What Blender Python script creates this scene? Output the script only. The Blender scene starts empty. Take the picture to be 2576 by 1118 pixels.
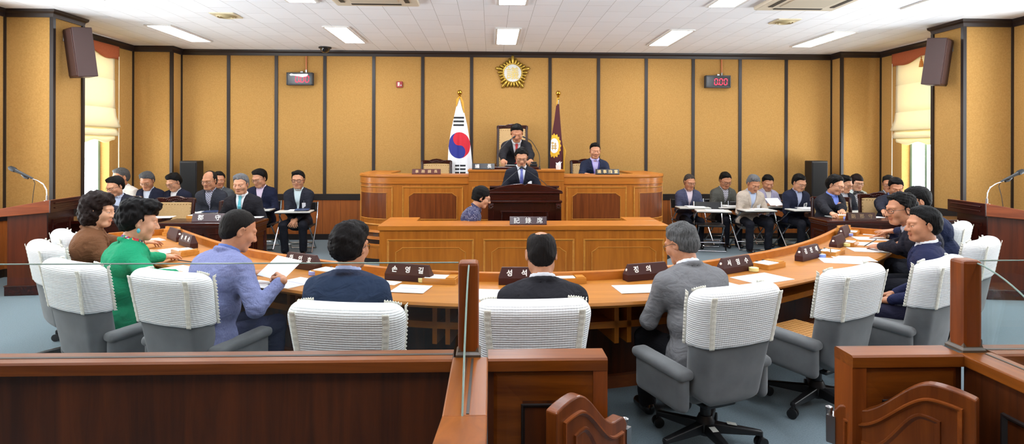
import bpy, bmesh, math, random
import numpy as np
from mathutils import Vector, Matrix, Euler
PI = math.pi
COL = bpy.context.scene.collection
random.seed(7)
rng = np.random.default_rng(5)

# ------------------------------------------------------------------ camera model
FPX = 1510.0; CAMH = 1.58; YAW = math.atan(53/1510); ROLL = 0.0028
def ray(x, y):
    u = (x-1288)/FPX; v = (y-(374+(x-1288)*ROLL))/FPX
    c, s = math.cos(YAW), math.sin(YAW)
    return (u*c+s, c-u*s, -v)
def AZ(x, y, z):                       # pixel -> point on the horizontal plane z
    d = ray(x, y); t = (z-CAMH)/d[2]; return Vector((d[0]*t, d[1]*t, z))
def AY(x, y, Y):                       # pixel -> point on the vertical plane Y
    d = ray(x, y); t = Y/d[1]; return Vector((d[0]*t, Y, CAMH+d[2]*t))
def AX(x, y, X):
    d = ray(x, y); t = X/d[0]; return Vector((X, d[1]*t, CAMH+d[2]*t))

# ------------------------------------------------------------------ materials
def lin(c):
    return tuple(((v/255)/12.92 if v/255 <= .04045 else ((v/255+.055)/1.055)**2.4) for v in c)
MATS = {}
def mat(name, rgb, rough=.5, kind='plain', rgb2=None, scale=1.0, metal=0.0, bump=0.0, spec=.5, emit=0.0, coat=0.0,
        stretch=(1, 1, 1), sheen=0.0, alpha=None, trans=0.0):
    if name in MATS: return MATS[name]
    m = bpy.data.materials.new(name); m.use_nodes = True; MATS[name] = m
    nt = m.node_tree; N = nt.nodes; L = nt.links
    b = N['Principled BSDF']
    col = (*lin(rgb), 1); b.inputs['Base Color'].default_value = col
    b.inputs['Roughness'].default_value = rough; b.inputs['Metallic'].default_value = metal
    b.inputs['Specular IOR Level'].default_value = spec
    if coat: b.inputs['Coat Weight'].default_value = coat; b.inputs['Coat Roughness'].default_value = .12
    if sheen: b.inputs['Sheen Weight'].default_value = sheen; b.inputs['Sheen Roughness'].default_value = .5
    if trans: b.inputs['Transmission Weight'].default_value = trans; b.inputs['IOR'].default_value = 1.45
    if emit:
        b.inputs['Emission Color'].default_value = col; b.inputs['Emission Strength'].default_value = emit
    if kind == 'plain' and not bump: return m
    tc = N.new('ShaderNodeTexCoord'); mp = N.new('ShaderNodeMapping')
    L.new(tc.outputs['Object'], mp.inputs['Vector'])
    mp.inputs['Scale'].default_value = stretch
    nz = N.new('ShaderNodeTexNoise'); L.new(mp.outputs['Vector'], nz.inputs['Vector'])
    nz.inputs['Scale'].default_value = scale; nz.inputs['Detail'].default_value = 4
    if kind == 'wood':
        nz.inputs['Detail'].default_value = 7; nz.inputs['Roughness'].default_value = .62; nz.inputs['Distortion'].default_value = .8
    if rgb2 is not None:
        cr = N.new('ShaderNodeValToRGB'); e = cr.color_ramp.elements
        e[0].position = .32 if kind == 'wood' else .3; e[1].position = .7
        e[0].color = (*lin(rgb2), 1); e[1].color = col
        L.new(nz.outputs['Fac'], cr.inputs['Fac']); L.new(cr.outputs['Color'], b.inputs['Base Color'])
    if bump:
        bp = N.new('ShaderNodeBump'); bp.inputs['Strength'].default_value = bump; bp.inputs['Distance'].default_value = .01
        L.new(nz.outputs['Fac'], bp.inputs['Height']); L.new(bp.outputs['Normal'], b.inputs['Normal'])
    return m
def wood(name, a, b, rough=.35, axis='z', sc=1.0, coat=.15):
    st = {'x': (.9, 14, 14), 'y': (14, .9, 14), 'z': (14, 14, .9)}[axis]
    return mat(name, a, rough, 'wood', b, sc, stretch=st, bump=.02, coat=coat, spec=.32)

# ------------------------------------------------------------------ mesh builder
class MB:
    def __init__(s): s.v = []; s.f = []; s.m = []
    def add(s, vs, fs, mi=0):
        o = len(s.v); s.v += [tuple(p) for p in vs]
        for f in fs: s.f.append(tuple(i+o for i in f)); s.m.append(mi)
        return s
    def box(s, c, d, rot=None, mi=0):
        hx, hy, hz = d[0]/2, d[1]/2, d[2]/2
        vs = [Vector((x, y, z)) for x in (-hx, hx) for y in (-hy, hy) for z in (-hz, hz)]
        if rot is not None:
            R = rot if isinstance(rot, Matrix) else Euler(rot).to_matrix()
            vs = [R @ p for p in vs]
        c = Vector(c); vs = [p+c for p in vs]
        return s.add(vs, [(0, 1, 3, 2), (4, 6, 7, 5), (0, 4, 5, 1), (2, 3, 7, 6), (0, 2, 6, 4), (1, 5, 7, 3)], mi)
    def b2(s, lo, hi, mi=0):
        return s.box([(a+b)/2 for a, b in zip(lo, hi)], [abs(b-a) for a, b in zip(lo, hi)], None, mi)
    def rbox(s, c, d, r=.01, rot=None, mi=0, seg=2):
        bm = bmesh.new(); bmesh.ops.create_cube(bm, size=1)
        for v in bm.verts: v.co = Vector((v.co.x*d[0], v.co.y*d[1], v.co.z*d[2]))
        bmesh.ops.bevel(bm, geom=bm.edges[:], offset=min(r, min(d)*.49), segments=seg, affect='EDGES', profile=.5)
        R = Matrix.Identity(3) if rot is None else (rot if isinstance(rot, Matrix) else Euler(rot).to_matrix())
        bm.verts.index_update()
        s.add([R @ v.co+Vector(c) for v in bm.verts], [[v.index for v in f.verts] for f in bm.faces], mi); bm.free(); return s
    def prism(s, poly, axis, a, b, mi=0):
        """poly: 2-D points; extruded along axis from a to b. axis x: (y,z); y: (x,z); z: (x,y)"""
        def pt(p, t): return {'x': (t, p[0], p[1]), 'y': (p[0], t, p[1]), 'z': (p[0], p[1], t)}[axis]
        n = len(poly); vs = [pt(p, a) for p in poly]+[pt(p, b) for p in poly]
        fs = [tuple(range(n))[::-1], tuple(range(n, 2*n))]+[(i, (i+1) % n, n+(i+1) % n, n+i) for i in range(n)]
        return s.add(vs, fs, mi)
    def tube(s, pts, r, n=8, mi=0, cap=True, closed=False):
        pts = [Vector(p) for p in pts]; k = len(pts)
        rs = r if isinstance(r, (list, tuple)) else [r]*k
        up = None; vs = []; fs = []
        for i, p in enumerate(pts):
            if closed: t = pts[(i+1) % k]-pts[i-1]
            else: t = pts[min(i+1, k-1)]-pts[max(i-1, 0)]
            t.normalize()
            if up is None:
                up = Vector((0, 0, 1)) if abs(t.z) < .9 else Vector((1, 0, 0))
            x = up.cross(t)
            if x.length < 1e-5: x = Vector((1, 0, 0)).cross(t)
            x.normalize(); y = t.cross(x); up = y
            for j in range(n):
                a = 2*PI*j/n; vs.append(p+(x*math.cos(a)+y*math.sin(a))*rs[i])
        for i in range(k if closed else k-1):
            for j in range(n):
                a = i*n+j; b = i*n+(j+1) % n; q = ((i+1) % k)*n
                fs.append((a, b, q+(j+1) % n, q+j))
        if cap and not closed: fs += [tuple(range(n))[::-1], tuple(range((k-1)*n, k*n))]
        return s.add(vs, fs, mi)
    def lathe(s, prof, c=(0, 0, 0), n=20, mi=0, R=None, arc=None):
        """prof: (r,z) from bottom to top"""
        vs = []; fs = []; k = len(prof); c = Vector(c)
        for r, z in prof:
            for j in range(n):
                a = 2*PI*j/n; p = Vector((r*math.cos(a), r*math.sin(a), z)); vs.append((R @ p if R else p)+c)
        for i in range(k-1):
            for j in range(n): fs.append((i*n+j, i*n+(j+1) % n, (i+1)*n+(j+1) % n, (i+1)*n+j))
        fs += [tuple(range(n))[::-1], tuple(range((k-1)*n, k*n))]
        return s.add(vs, fs, mi)
    def ell(s, c, r, n=14, mi=0, R=None):
        prof = [(max(1e-4, math.sin(PI*i/n)), -math.cos(PI*i/n)) for i in range(n+1)]
        c = Vector(c); o = len(s.v); t = MB().lathe(prof, n=n+4)
        vs = [Vector((p[0]*r[0], p[1]*r[1], p[2]*r[2])) for p in t.v]
        return s.add([(R @ p if R else p)+c for p in vs], t.f, mi)
    def grid(s, fn, nu, nv, mi=0, closeu=False):
        """fn(i/nu, j/nv) -> point"""
        vs = [fn(i/nu, j/nv) for i in range(nu+1) for j in range(nv+1)]
        fs = [(i*(nv+1)+j, (i+1)*(nv+1)+j, (i+1)*(nv+1)+j+1, i*(nv+1)+j+1) for i in range(nu) for j in range(nv)]
        return s.add(vs, fs, mi)
    def sweep(s, path, sec, mi=0, closed=False):
        """sweep a closed 2-D section (n=side offset to the left of travel, z) along a horizontal path of (x,y)"""
        P = [Vector((p[0], p[1], 0)) for p in path]; k = len(P); n = len(sec); vs = []; fs = []
        for i in range(k):
            a = P[i]-P[i-1] if (i or closed) else P[1]-P[0]
            b = P[(i+1) % k]-P[i] if (i < k-1 or closed) else a
            a = a.normalized(); b = b.normalized()
            na = Vector((-a.y, a.x, 0)); nb = Vector((-b.y, b.x, 0)); m = (na+nb)
            m = m/max(.3, m.length_squared)*2
            for q in sec: vs.append(P[i]+m*q[0]+Vector((0, 0, q[1])))
        for i in range(k if closed else k-1):
            for j in range(n):
                i2 = (i+1) % k; fs.append((i*n+j, i*n+(j+1) % n, i2*n+(j+1) % n, i2*n+j))
        if not closed: fs += [tuple(range(n))[::-1], tuple(range((k-1)*n, k*n))]
        return s.add(vs, fs, mi)
    def xf(s, M):
        s.v = [tuple(M @ Vector(p)) for p in s.v]; return s
    def join(s, o, mi=None):
        off = len(s.v); s.v += o.v; s.f += [tuple(i+off for i in f) for f in o.f]; s.m += (o.m if mi is None else [mi]*len(o.m)); return s
    def build(s, name, mats, parent=None, smooth=False, loc=None, bevel=0, subsurf=0, fixn=True, solid=0, rot=None):
        me = bpy.data.meshes.new(name); me.from_pydata(s.v, [], s.f)
        for m in (mats if isinstance(mats, (list, tuple)) else [mats]): me.materials.append(m)
        if any(s.m): me.polygons.foreach_set('material_index', s.m)
        if fixn:
            bm = bmesh.new(); bm.from_mesh(me); bmesh.ops.recalc_face_normals(bm, faces=bm.faces); bm.to_mesh(me); bm.free()
        o = bpy.data.objects.new(name, me); COL.objects.link(o)
        if parent is not None: o.parent = parent
        if loc is not None: o.location = loc
        if rot is not None: o.rotation_euler = rot
        if smooth:
            me.shade_smooth()
            if smooth != 'all':
                try: me.set_sharp_from_angle(angle=math.radians(40))
                except Exception: pass
        if solid:
            md = o.modifiers.new('solid', 'SOLIDIFY'); md.thickness = solid; md.offset = 0
        if bevel:
            md = o.modifiers.new('bevel', 'BEVEL'); md.width = bevel; md.segments = 2; md.limit_method = 'ANGLE'; md.angle_limit = .6
        if subsurf:
            md = o.modifiers.new('sub', 'SUBSURF'); md.levels = subsurf; md.render_levels = subsurf
        return o

def tag(o, label=None, cat=None, group=None, kind=None):
    if label: o['label'] = label
    if cat: o['category'] = cat
    if group: o['group'] = group
    if kind: o['kind'] = kind
    return o
def empty(name, loc, rz=0, label=None, cat=None, group=None):
    o = bpy.data.objects.new(name, None); COL.objects.link(o); o.location = loc; o.rotation_euler = (0, 0, rz)
    o.empty_display_size = .05
    return tag(o, label, cat, group)
def dup(o, loc=None, rz=None, label=None, parent=None, group=None):
    c = o.copy(); COL.objects.link(c)
    if parent is not None: c.parent = parent
    if loc is not None: c.location = loc
    if rz is not None: c.rotation_euler = (0, 0, rz)
    if label: c['label'] = label
    if group: c['group'] = group
    for ch in [x for x in KIDS.get(o.name, [])] or list(o.children): dup(ch, parent=c)
    return c
KIDS = {}
def structure(o): o['kind'] = 'structure'; return o

def text_mesh(s, size=.1, extrude=.004, bold=.0):
    """text as a mesh in the xz plane, centred at the origin, facing -y"""
    c = bpy.data.curves.new('t', 'FONT'); c.body = s; c.size = size; c.extrude = extrude; c.offset = bold
    c.align_x = 'CENTER'; c.resolution_u = 3
    o = bpy.data.objects.new('t', c); COL.objects.link(o)
    bpy.context.view_layer.update()
    me = o.to_mesh(); vs = [tuple(v.co) for v in me.vertices]; fs = [tuple(p.vertices) for p in me.polygons]
    o.to_mesh_clear(); bpy.data.objects.remove(o); bpy.data.curves.remove(c)
    zs = [v[1] for v in vs]; zc = (min(zs)+max(zs))/2; xs = [v[0] for v in vs]; xc = (min(xs)+max(xs))/2
    mb = MB(); mb.add([(v[0]-xc, -v[2], v[1]-zc) for v in vs], fs); return mb
def chars(s, pitch, size, extrude=.003, bold=.0, squash=1):
    """characters at an even pitch, each its own glyph, facing -y"""
    mb = MB(); n = len(s)
    for i, ch in enumerate(s):
        if ch == ' ': continue
        t = text_mesh(ch, size, extrude, bold); t.xf(Matrix.Translation(((i-(n-1)/2)*pitch, 0, 0)) @ Matrix.Diagonal((squash, 1, 1, 1))); mb.join(t)
    return mb

# ------------------------------------------------------------------ signed distance fields -> meshes
class Field:
    def __init__(s, lo, hi, h):
        s.h = h; s.lo = np.array(lo, np.float32)
        s.n = [int(math.ceil((b-a)/h))+1 for a, b in zip(lo, hi)]
        s.ax = [s.lo[i]+h*np.arange(s.n[i], dtype=np.float32) for i in range(3)]
        s.D = np.full(s.n, 1.0, np.float32); s.M = np.zeros(s.n, np.uint8)
    def win(s, lo, hi):
        sl = []
        for i in range(3):
            a = max(0, int((lo[i]-s.lo[i])/s.h)); b = min(s.n[i], int((hi[i]-s.lo[i])/s.h)+2)
            if b <= a: return None, None
            sl.append(slice(a, b))
        X = s.ax[0][sl[0]][:, None, None]; Y = s.ax[1][sl[1]][None, :, None]; Z = s.ax[2][sl[2]][None, None, :]
        return tuple(sl), (X, Y, Z)
    def _rc(s, X, Y, Z, a, b, r1, r2):
        a = np.array(a, np.float32); d = np.array(b, np.float32)-a; L2 = float(d @ d)+1e-12
        t = np.clip(((X-a[0])*d[0]+(Y-a[1])*d[1]+(Z-a[2])*d[2])/L2, 0, 1)
        return np.sqrt((X-a[0]-t*d[0])**2+(Y-a[1]-t*d[1])**2+(Z-a[2]-t*d[2])**2)-(r1+(r2-r1)*t)
    def _el(s, X, Y, Z, c, r, R=None):
        x, y, z = X-c[0], Y-c[1], Z-c[2]
        if R is not None:
            x, y, z = (R[0][0]*x+R[1][0]*y+R[2][0]*z, R[0][1]*x+R[1][1]*y+R[2][1]*z, R[0][2]*x+R[1][2]*y+R[2][2]*z)
        k0 = np.sqrt((x/r[0])**2+(y/r[1])**2+(z/r[2])**2); k1 = np.sqrt((x/r[0]**2)**2+(y/r[1]**2)**2+(z/r[2]**2)**2)
        return k0*(k0-1)/np.maximum(k1, 1e-6)
    def _put(s, sl, d, k, mi):
        D = s.D[sl]
        if k > 0:
            hh = np.clip(.5+.5*(D-d)/k, 0, 1); N = D*(1-hh)+d*hh-k*hh*(1-hh)
        else: N = np.minimum(D, d)
        if mi is not None:
            mm = d < D-1e-4; s.M[sl][mm] = mi
        s.D[sl] = N
    def rc(s, a, b, r1, r2=None, k=.02, mi=None):
        r2 = r1 if r2 is None else r2; m = max(r1, r2)+k+2*s.h+.012
        sl, g = s.win([min(p, q)-m for p, q in zip(a, b)], [max(p, q)+m for p, q in zip(a, b)])
        if sl: s._put(sl, s._rc(*g, a, b, r1, r2), k, mi)
        return s
    def el(s, c, r, k=.02, mi=None, R=None):
        m = k+2*s.h+.012; q = max(r) if R is not None else None
        sl, g = s.win([p-(q or e)-m for p, e in zip(c, r)], [p+(q or e)+m for p, e in zip(c, r)])
        if sl: s._put(sl, s._el(*g, c, r, R), k, mi)
        return s
    def sub_el(s, c, r, k=.01, R=None):
        q = max(r); m = k+2*s.h
        sl, g = s.win([p-q-m for p in c], [p+q+m for p in c])
        if sl:
            d = -s._el(*g, c, r, R); D = s.D[sl]
            hh = np.clip(.5-.5*(D-d)/max(k, 1e-5), 0, 1); s.D[sl] = D*(1-hh)+d*hh+k*hh*(1-hh)
        return s
    def cut(s, fn, lo=None, hi=None):
        """intersect with fn(X,Y,Z)<0 removed: D=max(D,fn)"""
        sl, g = s.win(lo if lo is not None else s.lo, hi if hi is not None else [a[-1] for a in s.ax])
        s.D[sl] = np.maximum(s.D[sl], fn(*g)); return s
    def warp(s, fn):
        g = (s.ax[0][:, None, None], s.ax[1][None, :, None], s.ax[2][None, None, :])
        s.D += fn(*g).astype(np.float32); return s
    def mesh(s):
        D = s.D; S = D < 0
        c = np.zeros(tuple(n-1 for n in s.n), np.int8)
        for dx in (0, 1):
            for dy in (0, 1):
                for dz in (0, 1):
                    c += S[dx:s.n[0]-1+dx, dy:s.n[1]-1+dy, dz:s.n[2]-1+dz]
        act = (c > 0) & (c < 8); idx = np.argwhere(act); ids = -np.ones(act.shape, np.int32); ids[act] = np.arange(len(idx))
        if len(idx) == 0: return np.zeros((0, 3)), np.zeros((0, 4), int), np.zeros(0, int)
        acc = np.zeros((len(idx), 3), np.float32); cnt = np.zeros(len(idx), np.float32)
        cor = [(x, y, z) for x in (0, 1) for y in (0, 1) for z in (0, 1)]
        vals = {q: D[idx[:, 0]+q[0], idx[:, 1]+q[1], idx[:, 2]+q[2]] for q in cor}
        for q in cor:
            for a in range(3):
                if q[a]: continue
                w = list(q); w[a] = 1; w = tuple(w)
                va, vb = vals[q], vals[w]; x = (va < 0) != (vb < 0); t = va[x]/(va[x]-vb[x])
                p = np.tile(np.array(q, np.float32), (x.sum(), 1)); p[:, a] = t
                acc[x] += p; cnt[x] += 1
        V = s.lo+(idx+acc/cnt[:, None])*s.h
        F = []
        for a in range(3):
            b, c2 = (a+1) % 3, (a+2) % 3
            s0 = [slice(0, n) for n in s.n]; s1 = [slice(0, n) for n in s.n]
            s0[a] = slice(0, s.n[a]-1); s1[a] = slice(1, s.n[a])
            e = S[tuple(s0)] != S[tuple(s1)]
            for ax in (b, c2):                       # interior edges only
                i0 = [slice(None)]*3; i0[ax] = 0; e[tuple(i0)] = False; i0[ax] = -1; e[tuple(i0)] = False
            P = np.argwhere(e)
            if not len(P): continue
            flip = S[P[:, 0], P[:, 1], P[:, 2]]
            def cell(db, dc):
                Q = P.copy(); Q[:, b] -= db; Q[:, c2] -= dc; return ids[Q[:, 0], Q[:, 1], Q[:, 2]]
            q = np.stack([cell(1, 1), cell(0, 1), cell(0, 0), cell(1, 0)], 1)
            q[~flip] = q[~flip][:, ::-1]; F.append(q)
        F = np.concatenate(F)
        F = F[(F >= 0).all(1)]
        fc = V[F].mean(1); gi = np.clip(np.round((fc-s.lo)/s.h).astype(int), 0, np.array(s.n)-1)
        return V, F, s.M[gi[:, 0], gi[:, 1], gi[:, 2]].astype(int)

def np_obj(name, parts, mats, parent=None):
    """parts: list of (V,F,mi) arrays; one mesh object"""
    Vs, Fs, Ms = [], [], []; o = 0
    for V, F, M in parts:
        if len(V) == 0: continue
        Vs.append(V); Fs.append(F+o); Ms.append(M); o += len(V)
    if not Vs: Vs = [np.zeros((0, 3))]; Fs = [np.zeros((0, 4), int)]; Ms = [np.zeros(0, int)]
    V = np.concatenate(Vs).astype(np.float32); F = np.concatenate(Fs).astype(np.int32); M = np.concatenate(Ms).astype(np.int32)
    me = bpy.data.meshes.new(name)
    me.vertices.add(len(V)); me.vertices.foreach_set('co', V.ravel())
    me.loops.add(F.size); me.loops.foreach_set('vertex_index', F.ravel())
    me.polygons.add(len(F)); me.polygons.foreach_set('loop_start', np.arange(0, F.size, 4, dtype=np.int32))
    for m in mats: me.materials.append(m)
    me.polygons.foreach_set('material_index', M)
    me.update(calc_edges=True); me.validate(); me.shade_smooth()
    ob = bpy.data.objects.new(name, me); COL.objects.link(ob)
    if parent is not None: ob.parent = parent
    return ob
def relax(V, F, it=2, lam=.5):
    if len(V) == 0: return V
    V = V.copy()
    for _ in range(it):
        A = np.zeros_like(V); n = np.zeros(len(V), np.float32)
        for a in range(4):
            i, j = F[:, a], F[:, (a+1) % 4]
            np.add.at(A, i, V[j]); np.add.at(n, i, 1)
            np.add.at(A, j, V[i]); np.add.at(n, j, 1)
        V += lam*(A/np.maximum(n, 1)[:, None]-V)
    return V
def apply4(V, M):
    M = np.array(M, np.float32); return V @ M[:3, :3].T+M[:3, 3]
LAMP_E = 34.0
EXPO = 0.0
SKY_E = 6.5
UPLIGHT_E = 24.0  # unseen glow from below, added to lift the ceiling
# ------------------------------------------------------------------ people
SKIN = {}
def skin_mats(tone):
    t = tuple(tone)
    if t in SKIN: return SKIN[t]
    n = 'skin_%d' % len(SKIN)
    d = lambda k: tuple(max(0, min(255, c*k)) for c in t)
    ms = [mat(n, t, .48, 'noise', d(.93), 40, bump=.03, spec=.4),
          mat(n+'_lip', (t[0]*.86, t[1]*.74, t[2]*.72), .42),
          mat('eye_white', (222, 214, 206), .25), mat('iris_dark', (28, 18, 14), .15), mat('brow_hair', (30, 24, 22), .7),
          mat('brow_grey', (88, 82, 78), .7)]
    for m in ms[:1]:
        b = m.node_tree.nodes['Principled BSDF']
        b.inputs['Subsurface Weight'].default_value = .08; b.inputs['Subsurface Radius'].default_value = (.012, .005, .003)
    SKIN[t] = ms; return ms
def rot3(M): return np.array(M.to_3x3(), np.float32)
HANDS = {}
def hand_mesh(kind, left):
    """wrist at the origin, fingers along +y, back of the hand +z; thumb on -x for a right hand"""
    key = (kind, left)
    if key in HANDS: return HANDS[key]
    F = Field((-.085, -.055, -.105), (.055, .2, .035), .0034)
    hx = [-.029, -.009, .011, .029]; ln = [(.040, .026, .021), (.044, .029, .022), (.041, .027, .021), (.032, .021, .019)]
    curl = {'rest': [(14, 22, 14), (18, 26, 16), (22, 28, 18), (26, 30, 18)], 'flat': [(4, 8, 5), (6, 9, 6), (7, 10, 6), (9, 11, 7)],
            'pen': [(38, 46, 22), (46, 58, 30), (58, 72, 42), (66, 76, 46)], 'grip': [(52, 70, 35), (56, 74, 40), (60, 78, 42), (62, 80, 44)],
            'hold': [(24, 40, 22), (30, 46, 26), (36, 50, 28), (40, 54, 30)]}[kind]
    F.rc((0, -.030, .0), (0, .012, 0), .025, .025, k=.01, mi=0)
    for i in range(4):
        F.rc((hx[i]*.55, .012, 0), (hx[i], .088, -.002 if i in (0, 3) else .001), .0165, .0115, k=.014, mi=0)
    for i in range(4):
        p = np.array((hx[i], .088, -.001)); a = 0; spl = (i-1.4)*.055; r = .0093 if i < 3 else .0080
        for j in range(3):
            a += math.radians(curl[i][j]); d = np.array((spl*math.cos(a), math.cos(a), -math.sin(a))); q = p+d*ln[i][j]
            F.rc(p, q, r, r*.9, k=.004 if j else .007, mi=0); p = q; r *= .9
    th = {'flat': [(-.026, .022, -.006), (-.052, .050, -.010), (-.060, .078, -.012), (-.062, .102, -.014)],
          'rest': [(-.024, .022, -.008), (-.046, .052, -.018), (-.046, .082, -.026), (-.042, .104, -.032)],
          'hold': [(-.024, .022, -.008), (-.044, .052, -.024), (-.040, .080, -.038), (-.032, .100, -.046)],
          'pen': [(-.022, .024, -.010), (-.040, .052, -.030), (-.030, .080, -.048), (-.020, .100, -.056)],
          'grip': [(-.022, .024, -.010), (-.038, .050, -.032), (-.024, .074, -.050), (-.004, .082, -.058)]}[kind]
    for a, b, r in zip(th, th[1:], (.0145, .0108, .0095)): F.rc(a, b, r, r*.88, k=.008, mi=0)
    V, Q, M = F.mesh(); V = relax(V, Q, 1)
    if left: V = V*np.array((-1, 1, 1), np.float32); Q = Q[:, ::-1]
    HANDS[key] = (V, Q, np.zeros(len(Q), int)); return HANDS[key]
def ik(S, T, l1, l2, pole):
    S, T = Vector(S), Vector(T); d = T-S; L = d.length
    if L > (l1+l2)*.995: T = S+d*((l1+l2)*.995/L); d = T-S; L = d.length
    a = (l1*l1-l2*l2+L*L)/(2*L); h = math.sqrt(max(1e-6, l1*l1-a*a)); u = d/L
    p = Vector(pole); p = (p-u*p.dot(u)).normalized()
    return S+u*a+p*h, T
def wob(seed, amp, f):
    r = np.random.default_rng(seed); K = r.normal(size=(6, 3))*f; ph = r.uniform(0, 6.28, 6)
    def fn(X, Y, Z):
        s = 0
        for k, p in zip(K, ph): s = s+np.sin(k[0]*X+k[1]*Y+k[2]*Z+p)
        return s*amp/2.4
    return fn
def head_mesh(o, h):
    """face towards +y, origin midway between the ears; returns V,F,M in head space"""
    F = Field((-.115, -.135, -.20), (.115, .15, .15), h)
    jw = o.get('jaw', 1.0); fat = o.get('fat', 0.0)
    F.el((0, -.014, .034), (.076+fat*.4, .095, .084), k=0, mi=0)
    F.el((0, .026, -.030), (.061*jw+fat, .066, .084), k=.03, mi=0)
    F.rc((-.024*jw, .062, -.096), (.024*jw, .062, -.096), .020+fat*.4, k=.03, mi=0)
    for sx in (-1, 1):
        F.el((sx*.046*jw, .006, -.060), (.024+fat*.6, .034, .034), k=.03, mi=0)
        F.el((sx*.042, .060, -.026), (.024+fat*.4, .026, .026), k=.025, mi=0)
        F.rc((sx*.012, .086, .022), (sx*.046, .072, .024), .012, .010, k=.014, mi=0)
    nb = np.array(o['neck'], float)                      # neck base in head space
    F.rc((0, -.020, -.045), nb, .050, .057, k=.028, mi=0)
    F.rc((0, .090, .010), (0, .110, -.030), .0085, .0125, k=.014, mi=0)
    for sx in (-1, 1):
        F.el((sx*.0135, .098, -.034), (.0105, .012, .0095), k=.008, mi=0)
        F.sub_el((sx*.0315, .100, .000), (.021, .017, .0125), k=.014)
    op = o.get('open', .35)
    for sx in (-1, 1):
        c = (sx*.0315, .0765, -.001)
        F.el(c, (.0155, .0135, .0125), k=.0, mi=2)
        F.el((c[0], c[1]+.0105, c[2]-.002), (.0052, .0040, .0058), k=.0, mi=3)
        F.el((c[0], c[1]+.001, c[2]+.0042+.005*op), (.0185, .0150, .0100), k=.002, mi=0)     # upper lid
        F.el((c[0], c[1]+.000, c[2]-.0102), (.0170, .0140, .0062), k=.003, mi=0)             # lower lid
        if o.get('brow', 4):
            F.rc((sx*.015, .0905, .0215), (sx*.048, .0755, .0245), .0048, .0032, k=.0, mi=o.get('brow', 4))
    F.rc((-.019, .0880, -.0600), (.019, .0880, -.0600), .0052, k=.005, mi=1); F.rc((-.008, .0915, -.0595), (.008, .0915, -.0595), .0045, k=.005, mi=1)
    F.rc((-.015, .0880, -.0685), (.015, .0880, -.0685), .0062, k=.004, mi=1)
    for sx in (-1, 1):
        R = np.array(Euler((math.radians(-12), 0, sx*math.radians(-24))).to_matrix())
        F.el((sx*.0800, -.010, -.006), (.0085, .0195, .0330), k=.010, mi=0, R=R)
        F.sub_el((sx*.0885, -.006, -.002), (.0060, .0105, .0190), k=.004)
    # cut the neck off below its base
    b = nb; ax = np.array((0, -.018, -.045))-b; ax = ax/np.linalg.norm(ax)
    F.cut(lambda X, Y, Z: -((X-b[0])*ax[0]+(Y-b[1])*ax[1]+(Z-b[2])*ax[2])-.012)
    V, Q, M = F.mesh(); return relax(V, Q, 1, .4), Q, M
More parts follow.
